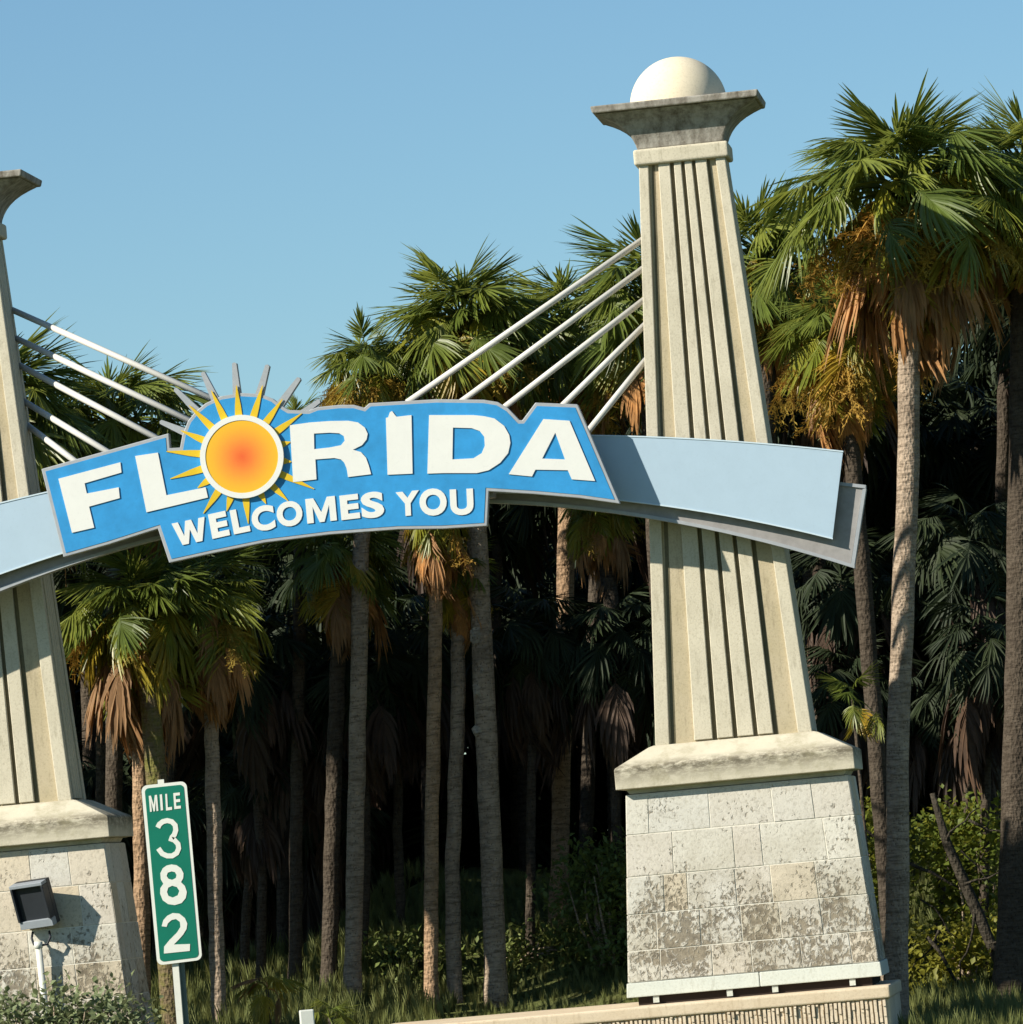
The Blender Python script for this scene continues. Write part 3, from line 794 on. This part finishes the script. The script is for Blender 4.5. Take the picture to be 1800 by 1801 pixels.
# housing: tilted up a little, open front, aimed at the sign
c = fp(61, 1590, -.04)
HW = Matrix.Translation(c) @ Matrix.Rotation(R(-17), 4, 'Z') @ Matrix.Rotation(R(15), 4, 'X') @ Matrix.Rotation(R(-3), 4, 'Y')
def hbox(a, b, name, m_, w_=.006):
    mb = MB(); mb.box(a, b); mb.v = [tuple(HW @ Vector(v)) for v in mb.v]; bevel(mb.build(name, m_, FLT), w_); return mb
wH, hH = .165, .205
hbox((-wH, .02, -hH), (wH, .085, hH), 'housing', M_black)
hbox((-wH, -.08, hH - .03), (wH, .018, hH), 'hood', M_grey, .004)
hbox((-wH, -.06, -hH), (wH, .018, -hH + .07), 'lower_frame', M_grey, .004)
hbox((wH - .022, -.077, -hH + .072), (wH, .018, hH - .032), 'side_frame', M_black, .004)
hbox((-wH, -.077, -hH + .072), (-wH + .022, .018, hH - .032), 'side_frame', M_black, .004)
hbox((-wH + .024, -.03, -hH + .072), (wH - .024, -.02, hH - .032), 'lens', M_black, .002)

# small stone marker by the palms
mbp = P(541, 1801, -3.0); z0 = gz(mbp.x, -3.0)
mb = MB(); tp = P(539, 1776, -3.0); mb.box((-.06, -.05, -.1), (.06, .05, tp.z - z0)); o = bevel(mb.build('marker_post', M_signwhite), .01)
o.location = (tp.x, -3.0, z0); o.rotation_euler = (0, 0, R(12)); tag(o, 'short white square marker post in the grass left of the low wall', 'post')

# ------------------------------------------------------------------ palms
def frond_mesh(name, seed, lp, L, droop, nseg, spread, m_, fold=0.35, wseg=.030, tipdroop=0.5):
    r = random.Random(seed); mb = MB()
    def path(s):      # centre line of petiole and costa, s in metres
        t = s / (lp + L * .45)
        return Vector((s * math.cos(droop * t * .55), 0, -s * math.sin(droop * t * .55) * 1.0 + .10 * math.sin(min(1, t) * math.pi)))
    n = 5; pts = [path(lp * k / n) for k in range(n + 1)]
    mb.tube(pts, [lerp(.020, .009, k / n) for k in range(n + 1)], 3, False)
    for i in range(nseg):
        t = -1 + 2 * (i + .5) / nseg + r.uniform(-.3, .3) / nseg
        s0 = lp + L * .45 * (1 - abs(t)) ** 1.2
        o = path(s0); fw = (path(s0 + .02) - o).normalized(); side = Vector((0, 1, 0)); up = fw.cross(side) * -1
        a = t * spread
        a += r.gauss(0, .05); d = fw * math.cos(a) + side * math.sin(a) + up * r.gauss(0, .10); d = (d + up * fold * abs(math.sin(a)) * (1 if True else 0)).normalized()
        ln = L * (.78 + .22 * math.cos(t * 1.5)) * r.uniform(.82, 1.08)
        if abs(t) > .85: ln *= .8
        sd = up.cross(d).normalized(); w_ = wseg * r.uniform(.8, 1.15)
        st = ((0, .35), (.38, 1.0), (.72, .72), (1.0, .06)); base = len(mb.v); p = o.copy(); dirc = d.copy(); ps = 0; dr = tipdroop * r.uniform(.5, 1.5)
        for k, (s_, ww) in enumerate(st):
            p = p + dirc * ln * (s_ - ps); ps = s_
            dirc = (dirc + Vector((0, 0, -1)) * dr * (.25 if k == 0 else .55)).normalized()
            sd2 = (sd - dirc * sd.dot(dirc)).normalized(); upp = dirc.cross(sd2) * (-1)
            if upp.z < 0: upp = -upp
            mb.v += [tuple(p + sd2 * w_ * ww), tuple(p - upp * w_ * .55 * ww), tuple(p - sd2 * w_ * ww)]
        for k in range(3):
            b = base + 3 * k; mb.f += [(b, b + 1, b + 4, b + 3), (b + 1, b + 2, b + 5, b + 4)]
    me = mb.mesh(name, m_); return me


GA = [frond_mesh('frond', 100 + k, .30 + .06 * k, .46, .10 + .15 * k, 32, 1.8, M_leafA, .50, .0155, .12 + .10 * k) for k in range(7)]
GL = [frond_mesh('frond', 200 + k, .42 + .08 * k, .44, .12 + .17 * k, 32, 1.8, M_leafA, .50, .0150, .14 + .12 * k) for k in range(7)]
GU = [frond_mesh('frond', 120 + k, .38, .50, .15, 28, 0.8, M_leafA, .7, .015, .10) for k in range(3)]
GB = [frond_mesh('frond', 140 + k, .40, .46, .9 + .25 * k, 26, 1.6, M_leafB, .35, .018, 1.0) for k in range(4)]
GD = [frond_mesh('dead_frond', 160 + k, .34, .46, 1.5, 24, 1.1, M_leafD, .1, .020, 1.9) for k in range(4)]
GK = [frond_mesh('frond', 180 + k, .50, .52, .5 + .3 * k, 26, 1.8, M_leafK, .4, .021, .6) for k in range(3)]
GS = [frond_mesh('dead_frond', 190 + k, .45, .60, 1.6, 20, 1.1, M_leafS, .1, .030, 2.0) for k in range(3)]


def fruit_mesh(seed):
    r = random.Random(seed); mb = MB()
    pts = [Vector((.85 * t, 0, .20 * math.sin(t * 1.6) - .62 * t * t)) for t in [k / 8 for k in range(9)]]
    mb.tube(pts, [lerp(.016, .006, k / 8) for k in range(9)], 3, False)
    for i in range(46):                                  # side stalks, each carrying fine hanging strands
        t = r.uniform(.25, 1.0); k = min(7, int(t * 8)); p = pts[k].lerp(pts[k + 1], t * 8 - k)
        d = Vector((r.uniform(-.2, 1), r.gauss(0, .8), r.uniform(-1.0, .35))).normalized(); q_ = p.copy(); L_ = r.uniform(.14, .30)
        for m_ in range(14):
            u = r.random(); a = p + d * L_ * u + Vector((0, 0, -.10 * u * u)); e = Vector((r.gauss(0, .6), r.gauss(0, .6), r.uniform(-1.2, .2))).normalized() * r.uniform(.03, .085)
            sd = e.orthogonal().normalized() * r.uniform(.003, .007)
            mb.add([a - sd, a + e * .5 + sd * 1.6, a + e, a + e * .5 - sd], [(0, 1, 2), (0, 2, 3)])
        sd = d.orthogonal().normalized() * .005; e = p + d * L_ + Vector((0, 0, -.10))
        mb.add([p - sd, p + sd, e], [(0, 1, 2)])
    return mb.mesh('fruit_cluster', M_fruit)


FR = [fruit_mesh(k) for k in range(4)]


def trunk(pts, r0, r1, m_, parent, off, seed, boots=0.0):
    r = random.Random(seed); n = 26; base = pts[0]; topp = pts[-1]; L = []; rr_ = []
    for k in range(n + 1):
        t = k / n; s_ = t * (len(pts) - 1); i = min(int(s_), len(pts) - 2); p = pts[i].lerp(pts[i + 1], s_ - i)
        L.append(p - off + Vector((r.uniform(-.006, .006), r.uniform(-.006, .006), 0))); rr_.append(lerp(r0, r1, t) * (1 + r.uniform(-.035, .035)) * (1.25 - .25 * min(1, t * 12)))
    mb = MB(); mb.tube(L, rr_, 14); o = mb.build('trunk', m_, parent, True)
    if boots > 0:
        for i in range(int(60 * boots)):
            t = 1 - boots * r.random(); s_ = t * (len(pts) - 1); i2 = min(int(s_), len(pts) - 2); p = pts[i2].lerp(pts[i2 + 1], s_ - i2) - off
            a = r.uniform(0, 2 * math.pi); d = Vector((math.cos(a), math.sin(a), 0)); sd = Vector((-d.y, d.x, 0)); rad = lerp(r0, r1, t)
            h = r.uniform(.10, .18); b0 = p + d * rad * .9; w_ = r.uniform(.04, .06)
            mb = MB(); mb.hexa([tuple(b0 - sd * w_), tuple(b0 + sd * w_), tuple(b0 + sd * w_ * .9 - d * .03), tuple(b0 - sd * w_ * .9 - d * .03)],
                               [tuple(b0 - sd * w_ * .45 + d * .05 + Vector((0, 0, h))), tuple(b0 + sd * w_ * .45 + d * .05 + Vector((0, 0, h))), tuple(b0 + sd * w_ * .4 + d * .03 + Vector((0, 0, h))), tuple(b0 - sd * w_ * .4 + d * .03 + Vector((0, 0, h)))])
            mb.build('boot', M_boot, parent)
    return o


def palm(crown, base, Y, rpx, label, seed, nf_=34, green=.72, dead=5, fruit=4, tr=22, m_=None, group='cabbage palms behind the sign', boots=0.0, kit=None, lo=-48, Yc=None):
    """crown and base are photo positions; rpx the crown's reach in photo pixels; tr the trunk's half width"""
    r = random.Random(seed); Yc = Y if Yc is None else Yc
    big = rpx > 220 and kit is None; nf = int(nf_ * (2.3 if kit is None else 1.0) * (1.25 if big else 1.0)); c = P(*crown, Yc); b = P(*base, Y); sc_ = rpx / (262.0 if big else 205.0) * (52 + Y) / 54.0
    dv_ = (c - b); g = gz(b.x, b.y)
    if dv_.z > 0.2: b2 = b - dv_ * ((b.z - g + .1) / dv_.z) if abs(dv_.x) < 1.5 else Vector((b.x, b.y, g - .1))
    else: b2 = Vector((b.x, b.y, g - .1))
    loc = Vector((b2.x, b2.y, g))
    T = empty('cabbage_palm', loc, 0, label, 'palm tree', group)
    mpx = (52 + Y) / FPX
    pts = [b2, b2.lerp(c, .35) + Vector((r.uniform(-.04, .04), 0, 0)), b2.lerp(c, .7) + Vector((r.uniform(-.04, .04), 0, 0)), c - Vector((0, 0, .05))]
    trunk(pts, tr * mpx, tr * mpx * .93, m_ or M_barkA, T, loc, seed, boots)
    co = c - loc
    az = r.uniform(0, 6.28)
    for i in range(nf):
        t = (i + .5) / nf; az += 2.39996 + r.uniform(-.25, .25)
        el = math.degrees(math.asin(lerp(.995, math.sin(R(lo)), t ** .92))) + r.uniform(-8, 8)
        if kit: me = r.choice(kit)
        elif t < .09: me = r.choice(GU)
        elif t < green: me = (GL if big else GA)[min(6, int(t / green * 3.5 + r.uniform(0, 3.4)))]
        else: me = r.choice(GB)
        if kit is None and t > .25 and r.random() < .16: me = r.choice(GB)
        if kit is None and t > .45 and r.random() < .10: me = r.choice(GD)
        s_ = sc_ * r.uniform(.70, 1.14) * (1.0 if t > .1 else .92)
        mw = Matrix.Translation(co + Vector((0, 0, .12 * sc_ - .30 * t * sc_))) @ Matrix.Rotation(az, 4, 'Z') @ Matrix.Rotation(-R(el), 4, 'Y') @ Matrix.Rotation(r.uniform(-.7, .7), 4, 'X') @ Matrix.Scale(s_, 4)
        link('frond', me, T, mw)
    for i in range(int(dead * (2.6 if kit is None else 1.5))):
        az += 2.39996
        mw = Matrix.Translation(co + Vector((0, 0, -.42 * sc_))) @ Matrix.Rotation(az, 4, 'Z') @ Matrix.Rotation(-R(r.uniform(-42, 22)), 4, 'Y') @ Matrix.Scale(sc_ * r.uniform(.7, 1.35), 4)
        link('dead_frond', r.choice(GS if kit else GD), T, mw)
    for i in range(fruit):
        az += 2.39996
        mw = Matrix.Translation(co + Vector((0, 0, -.1))) @ Matrix.Rotation(az, 4, 'Z') @ Matrix.Rotation(-R(r.uniform(-35, 5)), 4, 'Y') @ Matrix.Scale(sc_ * r.uniform(.8, 1.15), 4)
        link('fruit_cluster', r.choice(FR), T, mw)
    return T
    return T


G1 = 'cabbage palms behind the sign'
palm((1600, 355), (1578, 1790), 1.38, 300, 'tallest cabbage palm, standing close right of the right tower with hanging dead fronds', 1, 64, .45, 22, 20, 21, M_barkA, Yc=2.3, boots=.06)
palm((1805, 330), (1778, 1790), 3.4, 255, 'thick dark trunked cabbage palm at the right edge of the photo', 2, 50, .50, 12, 12, 30, M_barkK, boots=.1)
palm((1345, 470), (1345, 1700), 5.0, 225, 'cabbage palm whose crown shows behind the top of the right tower, to its right', 3, 44, .6, 6, 6, 20, M_barkK)
palm((1140, 540), (1200, 1700), 6.0, 205, 'cabbage palm half hidden by the left edge of the right tower', 4, 42, .7, 4, 3, 20, M_barkK)
palm((1000, 590), (980, 1765), 7.2, 195, 'cabbage palm behind the right hand rods, its thick dark trunk lit tan at the foot', 5, 44, .66, 5, 5, 17, M_barkB)
PT = palm((818, 590), (874, 1775), 5.5, 195, 'round crowned cabbage palm above the middle of the sign, pale patches on its trunk', 6, 56, .66, 10, 6, 20, M_barkA, boots=.03)
palm((648, 655), (620, 1795), 5.3, 130, 'cabbage palm with brown seed clusters above the R of the sign', 7, 30, .4, 8, 16, 16, M_barkA)
palm((205, 765), (200, 1700), 4.5, 245, 'cabbage palm seen between the rods of the left tower', 9, 50, .85, 3, 2, 16, M_barkK)
palm((15, 740), (10, 1700), 3.0, 215, 'cabbage palm hidden behind the left tower but for its right hand fronds', 21, 44, .8, 3, 2, 18)
palm((245, 1085), (250, 1735), 3.3, 185, 'yellow green cabbage palm under the F of the sign with a brown trunk', 10, 54, .35, 12, 4, 15, M_barkB, lo=-55)
palm((365, 1065), (385, 1760), 3.7, 160, 'small cabbage palm under the word WELCOMES, its thin trunk right of the mile marker', 11, 42, .4, 14, 3, 14, M_barkA, lo=-55)
palm((258, 1150), (300, 1740), 3.0, 60, 'mossy leaning palm trunk rising just above the mile marker', 12, 4, .6, 3, 0, 20, M_barkM)
palm((765, 905), (760, 1785), 5.2, 110, 'tan trunked cabbage palm, left one of the pair under the word YOU', 13, 26, .3, 14, 3, 13, M_barkB)
palm((805, 1010), (800, 1780), 5.6, 100, 'slim cabbage palm trunk directly left of the trunk with pale patches', 14, 22, .5, 8, 1, 14, M_barkA)
palm((600, 980), (580, 1700), 5.6, 150, 'shaded cabbage palm under the word COMES', 16, 30, .7, 6, 1, 15, M_barkK)
palm((525, 770), (520, 1650), 6.0, 100, 'small cabbage palm peeping over the sign right of the sun', 17, 26, .8, 2, 1, 12, M_barkK)
palm((1050, 880), (1160, 1700), 6.6, 120, 'low cabbage palm whose fronds hang under the A of the sign', 18, 28, .4, 8, 2, 15, M_barkK)
palm((1480, 600), (1570, 1700), 3.8, 165, 'cabbage palm with ochre seed clusters between the right tower and the tallest palm', 19, 36, .35, 8, 18, 16, M_barkK)
for fx, fy, fs in ((838, 1035, .7), (842, 1060, .6), (836, 1118, 1.2), (838, 1212, 1.0), (838, 1285, .9), (848, 1180, .4)):      # pale torn bark on the trunk
    p = P(fx, fy, 5.5 - .105) - PT.location; rr_ = random.Random(fx * fy); n_ = 7
    ring = [(p.x + math.cos(6.283 * k / n_) * .055 * fs * rr_.uniform(.6, 1.2), p.z + math.sin(6.283 * k / n_) * .085 * fs * rr_.uniform(.6, 1.2)) for k in range(n_)]
    mb = MB(); mb.add([(a, p.y, b) for a, b in ring] + [(p.x, p.y - .02, p.z - .02)] + [(a, p.y + .06, b) for a, b in ring],
                      [(k, (k + 1) % n_, n_) for k in range(n_)] + [(k, k + n_ + 1, (k + 1) % n_ + n_ + 1, (k + 1) % n_) for k in range(n_)])
    mb.build('bark_flake', M_boot, PT)
# the same row carries on to the left, out of the picture, and shades the grove
for k, (px, py) in enumerate(((-190, 660), (-340, 610), (-480, 700), (-640, 640), (-800, 720), (-970, 680), (-1150, 750), (-1330, 700))):
    palm((px, py), (px, 1750), 2.6 + .5 * (k % 3), 215, 'cabbage palm in the row beyond the left edge of the photo', 300 + k, 30, .8, 2, 1, 20, M_barkA)

SKY = [(-1600, 520), (-300, 600), (0, 640), (100, 650), (200, 600), (280, 640), (340, 740), (540, 760), (600, 620), (700, 490), (820, 430), (900, 450), (1000, 450), (1080, 420), (1150, 380), (1300, 330), (1400, 300), (1550, 190), (1800, 180), (2300, 200)]


def skyline(px):
    for (a, b), (c_, d) in zip(SKY[:-1], SKY[1:]):
        if a <= px <= c_: return lerp(b, d, (px - a) / (c_ - a))
    return 250


# the grove behind: palms standing in rows, their crowns closing over the dark interior
rb = random.Random(77); row = 0
for Y, step, add in ((6.6, 230, 300), (8.8, 170, 330), (11.5, 150, 330), (14.5, 150, 480), (10.5, 170, 760), (13.0, 160, 600)):
    px = -1500.0 if row < 3 else -300.0
    while px < 2250:
        st = step * (1.6 if px < -300 or px > 1900 else 1.0) * rb.uniform(.8, 1.2); px += st
        yy = skyline(px) + add + rb.uniform(-30, 70); yy = min(yy, 1420)
        if 0 < px < 1800 and 860 < px < 985 and row < 2: continue
        if 1500 < px < 1740 and row < 5: continue
        if 400 < px < 1250 and row == 0: continue
        if 560 < px < 1130 and row in (1, 4): continue
        palm((px, yy), (px + rb.uniform(-25, 25), 1690), Y, rb.uniform(165, 215), 'dark cabbage palm among the crowded palms deep in the shaded grove', int(rb.random() * 1e6),
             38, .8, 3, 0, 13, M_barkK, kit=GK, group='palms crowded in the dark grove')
    row += 1


SHADE_LABEL = {(450, 1150): 'shaded shaggy palm under the C of WELCOMES', (520, 1260): 'shaded shaggy palm under the O of WELCOMES', (640, 1180): 'shaded shaggy palm under the last S of WELCOMES', (700, 1120): 'shaded shaggy palm under the Y of YOU', (930, 1110): 'shaded shaggy palm under the gap between the D and the A', (1080, 1130): 'shaded shaggy palm against the left edge of the right tower shaft', (1480, 1020): 'shaded shaggy palm close right of the right tower shaft under the end of the arch', (1500, 1200): 'shaded shaggy palm beside the foot of the right tower shaft', (1700, 960): 'shaded shaggy palm high right of the tallest palm trunk', (1740, 1130): 'shaded shaggy palm by the right edge, before the thick dark trunk', (1660, 1230): 'shaded shaggy palm directly right of the lower trunk of the tallest palm', (580, 1420): 'shaded shaggy palm low and close left of the pale trunk', (440, 1380): 'shaded shaggy palm low between the mile marker and the pale trunk'}
for k, (px, py, Y, rp) in enumerate(((450, 1150, 6.2, 150), (520, 1260, 6.6, 130), (640, 1180, 6.4, 130), (700, 1120, 7.2, 150), (930, 1110, 6.6, 150), (1080, 1130, 6.4, 150),
                                  (1480, 1020, 6.0, 150), (1500, 1200, 5.6, 130), (1700, 960, 5.4, 170), (1740, 1130, 4.8, 150), (1660, 1230, 5.8, 130), (580, 1420, 7.6, 110), (440, 1380, 6.6, 110))):
    palm((px, py), (px + rb.uniform(-10, 10), 1690), Y, rp, SHADE_LABEL[(px, py)], 900 + k, 34, .8, 14, 0, 9, M_barkK, kit=GK, group='short shaggy palms in deep shade', lo=-55)


def merged(name, items, m_, label, kind='stuff'):
    """many small pieces joined into one uncountable mass"""
    V, F = [], []; n = 0; allv = []; cnt = []; loops = []
    for me, mw in items:
        k = len(me.vertices); co = np.empty(k * 3); me.vertices.foreach_get('co', co); co = co.reshape(-1, 3)
        A = np.array(mw); co = co @ A[:3, :3].T + A[:3, 3]; allv.append(co)
        li = np.empty(len(me.loops), dtype=np.int64); me.loops.foreach_get('vertex_index', li); loops.append(li + n)
        lt = np.empty(len(me.polygons), dtype=np.int64); me.polygons.foreach_get('loop_total', lt); cnt.append(lt); n += k
    allv = np.concatenate(allv); loops = np.concatenate(loops); cnt = np.concatenate(cnt)
    me = bpy.data.meshes.new(name); me.vertices.add(len(allv)); me.vertices.foreach_set('co', allv.ravel())
    me.loops.add(len(loops)); me.loops.foreach_set('vertex_index', loops.astype(np.int32))
    me.polygons.add(len(cnt)); st = np.concatenate([[0], np.cumsum(cnt)[:-1]]); me.polygons.foreach_set('loop_start', st.astype(np.int32)); me.polygons.foreach_set('loop_total', cnt.astype(np.int32))
    me.update(calc_edges=True); me.materials.append(m_); o = link(name, me); tag(o, label, None, None, kind); return o


# far thicket that closes the grove
items = []
for i in range(2600):
    px = rb.uniform(-250, 2050); Y = rb.uniform(15, 20); top_ = skyline(px) + 210
    if 880 < px < 985: top_ += 160
    if 1540 < px < 1740: top_ += 330
    py = top_ + (1640 - top_) * rb.random()
    c = P(px, py, Y)
    mw = Matrix.Translation(c) @ Matrix.Rotation(rb.uniform(0, 6.28), 4, 'Z') @ Matrix.Rotation(R(rb.uniform(-60, 60)), 4, 'Y') @ Matrix.Rotation(rb.uniform(-1, 1), 4, 'X') @ Matrix.Scale(rb.uniform(1.0, 1.8), 4)
    items.append((rb.choice(GK), mw))
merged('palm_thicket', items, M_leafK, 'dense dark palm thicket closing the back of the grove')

# saw palmettos and dead fronds low among the trunks
def palmetto(px, py, Y, rpx, label, seed, n=9, kit=None, up=True):
    r = random.Random(seed); c = P(px, py, Y); sc_ = rpx / 205.0 * (52 + Y) / 54.0
    g = gz(c.x, c.y); loc = Vector((c.x, c.y, g)); T = empty('palmetto', loc, 0, label, 'palmetto', 'palmettos low among the trunks')
    mb = MB(); mb.tube([Vector((0, 0, -.05)), c - loc], .016, 8); mb.build('stem', M_barkK, T, True)
    for i in range(n):
        mw = Matrix.Translation(c - loc) @ Matrix.Rotation(i * 2.4 + r.uniform(-.3, .3), 4, 'Z') @ Matrix.Rotation(-R(r.uniform(-50, 70)), 4, 'Y') @ Matrix.Rotation(r.uniform(-.5, .5), 4, 'X') @ Matrix.Scale(sc_ * r.uniform(.8, 1.1), 4)
        link('frond', r.choice(kit or (GA + GB)), T, mw)


palmetto(470, 1740, 1.4, 85, 'low palmetto clump with dry leaves right of the mile marker', 5, 12, GB + GD)
palmetto(580, 1790, .8, 70, 'low green palmetto at the foot of the pale trunk', 6, 9)
palmetto(1500, 1230, 3.0, 95, 'palmetto fan leaning out behind the right tower shaft', 8, 8)


# ------------------------------------------------------------------ shrubs and grass
def leaf_proto(m_, L, W, seed):
    mb = MB(); mb.add([(0, 0, 0), (L * .45, W, .15 * L), (L, 0, .05 * L), (L * .45, -W, .15 * L)], [(0, 1, 2), (0, 2, 3)]); return mb.mesh('leaf', m_)


def shrub(name, c, rad, n, L, W, m_, label, cat, seed, branches=8, kind=None, flat=.7):
    r = random.Random(seed); loc = Vector((c.x, c.y, gz(c.x, c.y)))
    T = empty(name, loc, 0, label, cat)
    mb = MB(); tips = []
    for k in range(branches):
        d = Vector((r.gauss(0, 1), r.gauss(0, 1), abs(r.gauss(0, 1)) + .4)).normalized(); e = (c - loc) + Vector((d.x * rad.x, d.y * rad.y, d.z * rad.z)) * r.uniform(.6, .95)
        b = Vector((r.uniform(-.1, .1), r.uniform(-.1, .1), 0)); tips.append((b, e)); mid = b.lerp(e, .5) + Vector((r.uniform(-.1, .1), r.uniform(-.1, .1), .05))
        mb.tube([b, mid, e], [.018, .012, .005], 5, False)
    mb.build('branches', M_barkA, T)
    me = leaf_proto(m_, L, W, seed); items = []
    clumps = [Vector((r.gauss(0, .42) * rad.x, r.gauss(0, .42) * rad.y, r.uniform(-.9, .9) * rad.z)) for _ in range(max(14, n // 40))]
    for i in range(n):
        cl = r.choice(clumps); p = (c - loc) + cl + Vector((r.gauss(0, .13), r.gauss(0, .13), r.gauss(0, .10)))
        mw = Matrix.Translation(p) @ Matrix.Rotation(r.uniform(0, 6.28), 4, 'Z') @ Matrix.Rotation(R(r.uniform(-70, 50)), 4, 'Y') @ Matrix.Rotation(r.uniform(-1, 1), 4, 'X') @ Matrix.Scale(r.uniform(.6, 1.25), 4)
        items.append((me, mw))
    o = merged('foliage', items, m_, None, 'stuff'); o.parent = T
    return T


V = Vector
shrub('leafy_shrub', P(120, 1800, -1.5), V((.55, .35, .26)), 1500, .075, .024, M_bushA, 'pale green leafy shrub around the floodlight pole', 'shrub', 1)
shrub('leafy_shrub', P(210, 1812, -1.5), V((.35, .35, .2)), 600, .075, .022, M_bushA, 'low pale shrub between the floodlight and the mile marker', 'shrub', 2)
shrub('leafy_shrub', P(20, 1808, -1.6), V((.30, .35, .22)), 500, .075, .024, M_bushA, 'pale shrub in the bottom left corner', 'shrub', 3)
shrub('yellow_shrub', P(1690, 1520, 5.0), V((.55, .5, .55)), 3000, .07, .028, M_bushB, 'yellow green shrub right of the tallest palm trunk', 'shrub', 4)
shrub('yellow_shrub', P(1525, 1520, 4.6), V((.2, .4, .55)), 1500, .07, .028, M_bushB, 'yellow green shrub in the gap between the tower base and the tallest palm', 'shrub', 5)
shrub('yellow_shrub', P(1700, 1700, 4.5), V((.55, .5, .40)), 2600, .07, .026, M_bushB, 'low dusty shrub at the bottom right', 'shrub', 6)
shrub('yellow_shrub', P(1060, 1600, 6.2), V((.50, .4, .62)), 3600, .08, .02, M_bushC, 'green shrub behind the left side of the right tower base', 'shrub', 7)
shrub('yellow_shrub', P(930, 1700, 6.6), V((.50, .4, .34)), 2200, .07, .02, M_bushC, 'low green shrub between the dark trunks behind the low wall', 'shrub', 8)
shrub('yellow_shrub', P(690, 1710, 6.2), V((.50, .4, .30)), 2000, .07, .02, M_bushC, 'low green shrub right of the pale trunk under the word COMES', 'shrub', 9)

# bare fallen branches by the right edge
BR = empty('fallen_branch', P(1720, 1560, 4.0), 0, 'dark fallen limb leaning through the yellow green shrub at the right', 'branch'); bo = Vector(BR.location)
M_limb = bark('dark_limb', (0.05, 0.042, 0.032), (0.08, 0.068, 0.05), (0.02, 0.017, 0.012))
mb = MB(); mb.tube([P(1640, 1395, 4.0) - bo, P(1665, 1480, 4.0) - bo, P(1722, 1610, 4.0) - bo, P(1760, 1700, 4.0) - bo, P(1830, 1830, 4.0) - bo], [.025, .045, .06, .045, .04], 9); mb.build('limb', M_limb, BR, True)
rt = random.Random(4)
for (x0, y0, x1, y1, w_) in ((1600, 1520, 1690, 1560, .02), (1630, 1650, 1740, 1810, .022), (1505, 1440, 1565, 1495, .018), (1700, 1440, 1770, 1470, .016), (1660, 1480, 1720, 1420, .012), (1700, 1560, 1790, 1520, .012),
                             (1650, 1640, 1600, 1700, .012), (1722, 1610, 1690, 1720, .014), (1745, 1660, 1800, 1620, .012), (1620, 1580, 1680, 1650, .010), (1690, 1500, 1760, 1570, .010)):
    a, b = P(x0, y0, 3.95) - bo, P(x1, y1, 4.05) - bo; n_ = 5
    pts = [a.lerp(b, k / n_) + Vector((rt.gauss(0, .02), 0, rt.gauss(0, .02))) for k in range(n_ + 1)]
    mb = MB(); mb.tube(pts, [w_ * (1 - .5 * k / n_) for k in range(n_ + 1)], 6); mb.build('twig', M_limb, BR, True)

# grass: blades in one mass
bl = MB()
for bend in (0, 1, 2):
    for k in range(3):
        x = (k - 1) * .02 + bend * .03; h = .8 + .2 * k
        bl.add([(x - .006, 0, 0), (x + .006, 0, 0), (x + .03 * (k - 1), .05 * bend, h * .6), (x + .07 * (k - 1), .14 * bend, h)], [(0, 1, 2), (0, 2, 3)])
blade = bl.mesh('blade', M_grassleaf)
items = []
for i in range(6000):
    Y = rb.uniform(5.2, 8.8); x = rb.uniform(-5.0, 4.0)
    items.append((blade, Matrix.Translation((x, Y, gz(x, Y) - .01)) @ Matrix.Rotation(rb.uniform(0, 6.28), 4, 'Z') @ Matrix.Scale(rb.uniform(.06, .20), 4)))
for i in range(7500):
    Y = rb.uniform(-3, 8); x = rb.uniform(P(-60, 1700, Y).x, P(1100, 1700, Y).x)
    if wl - .1 < x < wr + .1 and -1.1 < Y < 1.1: continue
    h = rb.uniform(.12, .30) if x < wl else rb.uniform(.05, .14)
    if Y < -.9 and x < wl: h *= 1.2
    items.append((blade, Matrix.Translation((x, Y, gz(x, Y) - .01)) @ Matrix.Rotation(rb.uniform(0, 6.28), 4, 'Z') @ Matrix.Scale(h, 4)))
for i in range(2500):
    Y = rb.uniform(-1, 10); x = rb.uniform(P(1580, 1700, Y).x, P(1850, 1700, Y).x)
    items.append((blade, Matrix.Translation((x, Y, gz(x, Y) - .01)) @ Matrix.Rotation(rb.uniform(0, 6.28), 4, 'Z') @ Matrix.Scale(rb.uniform(.08, .25), 4)))
merged('tall_grass', items, M_grassleaf, 'rough dry grass around the trunks and the wall')
for _m in list(bpy.data.meshes):
    if _m.users == 0: bpy.data.meshes.remove(_m)
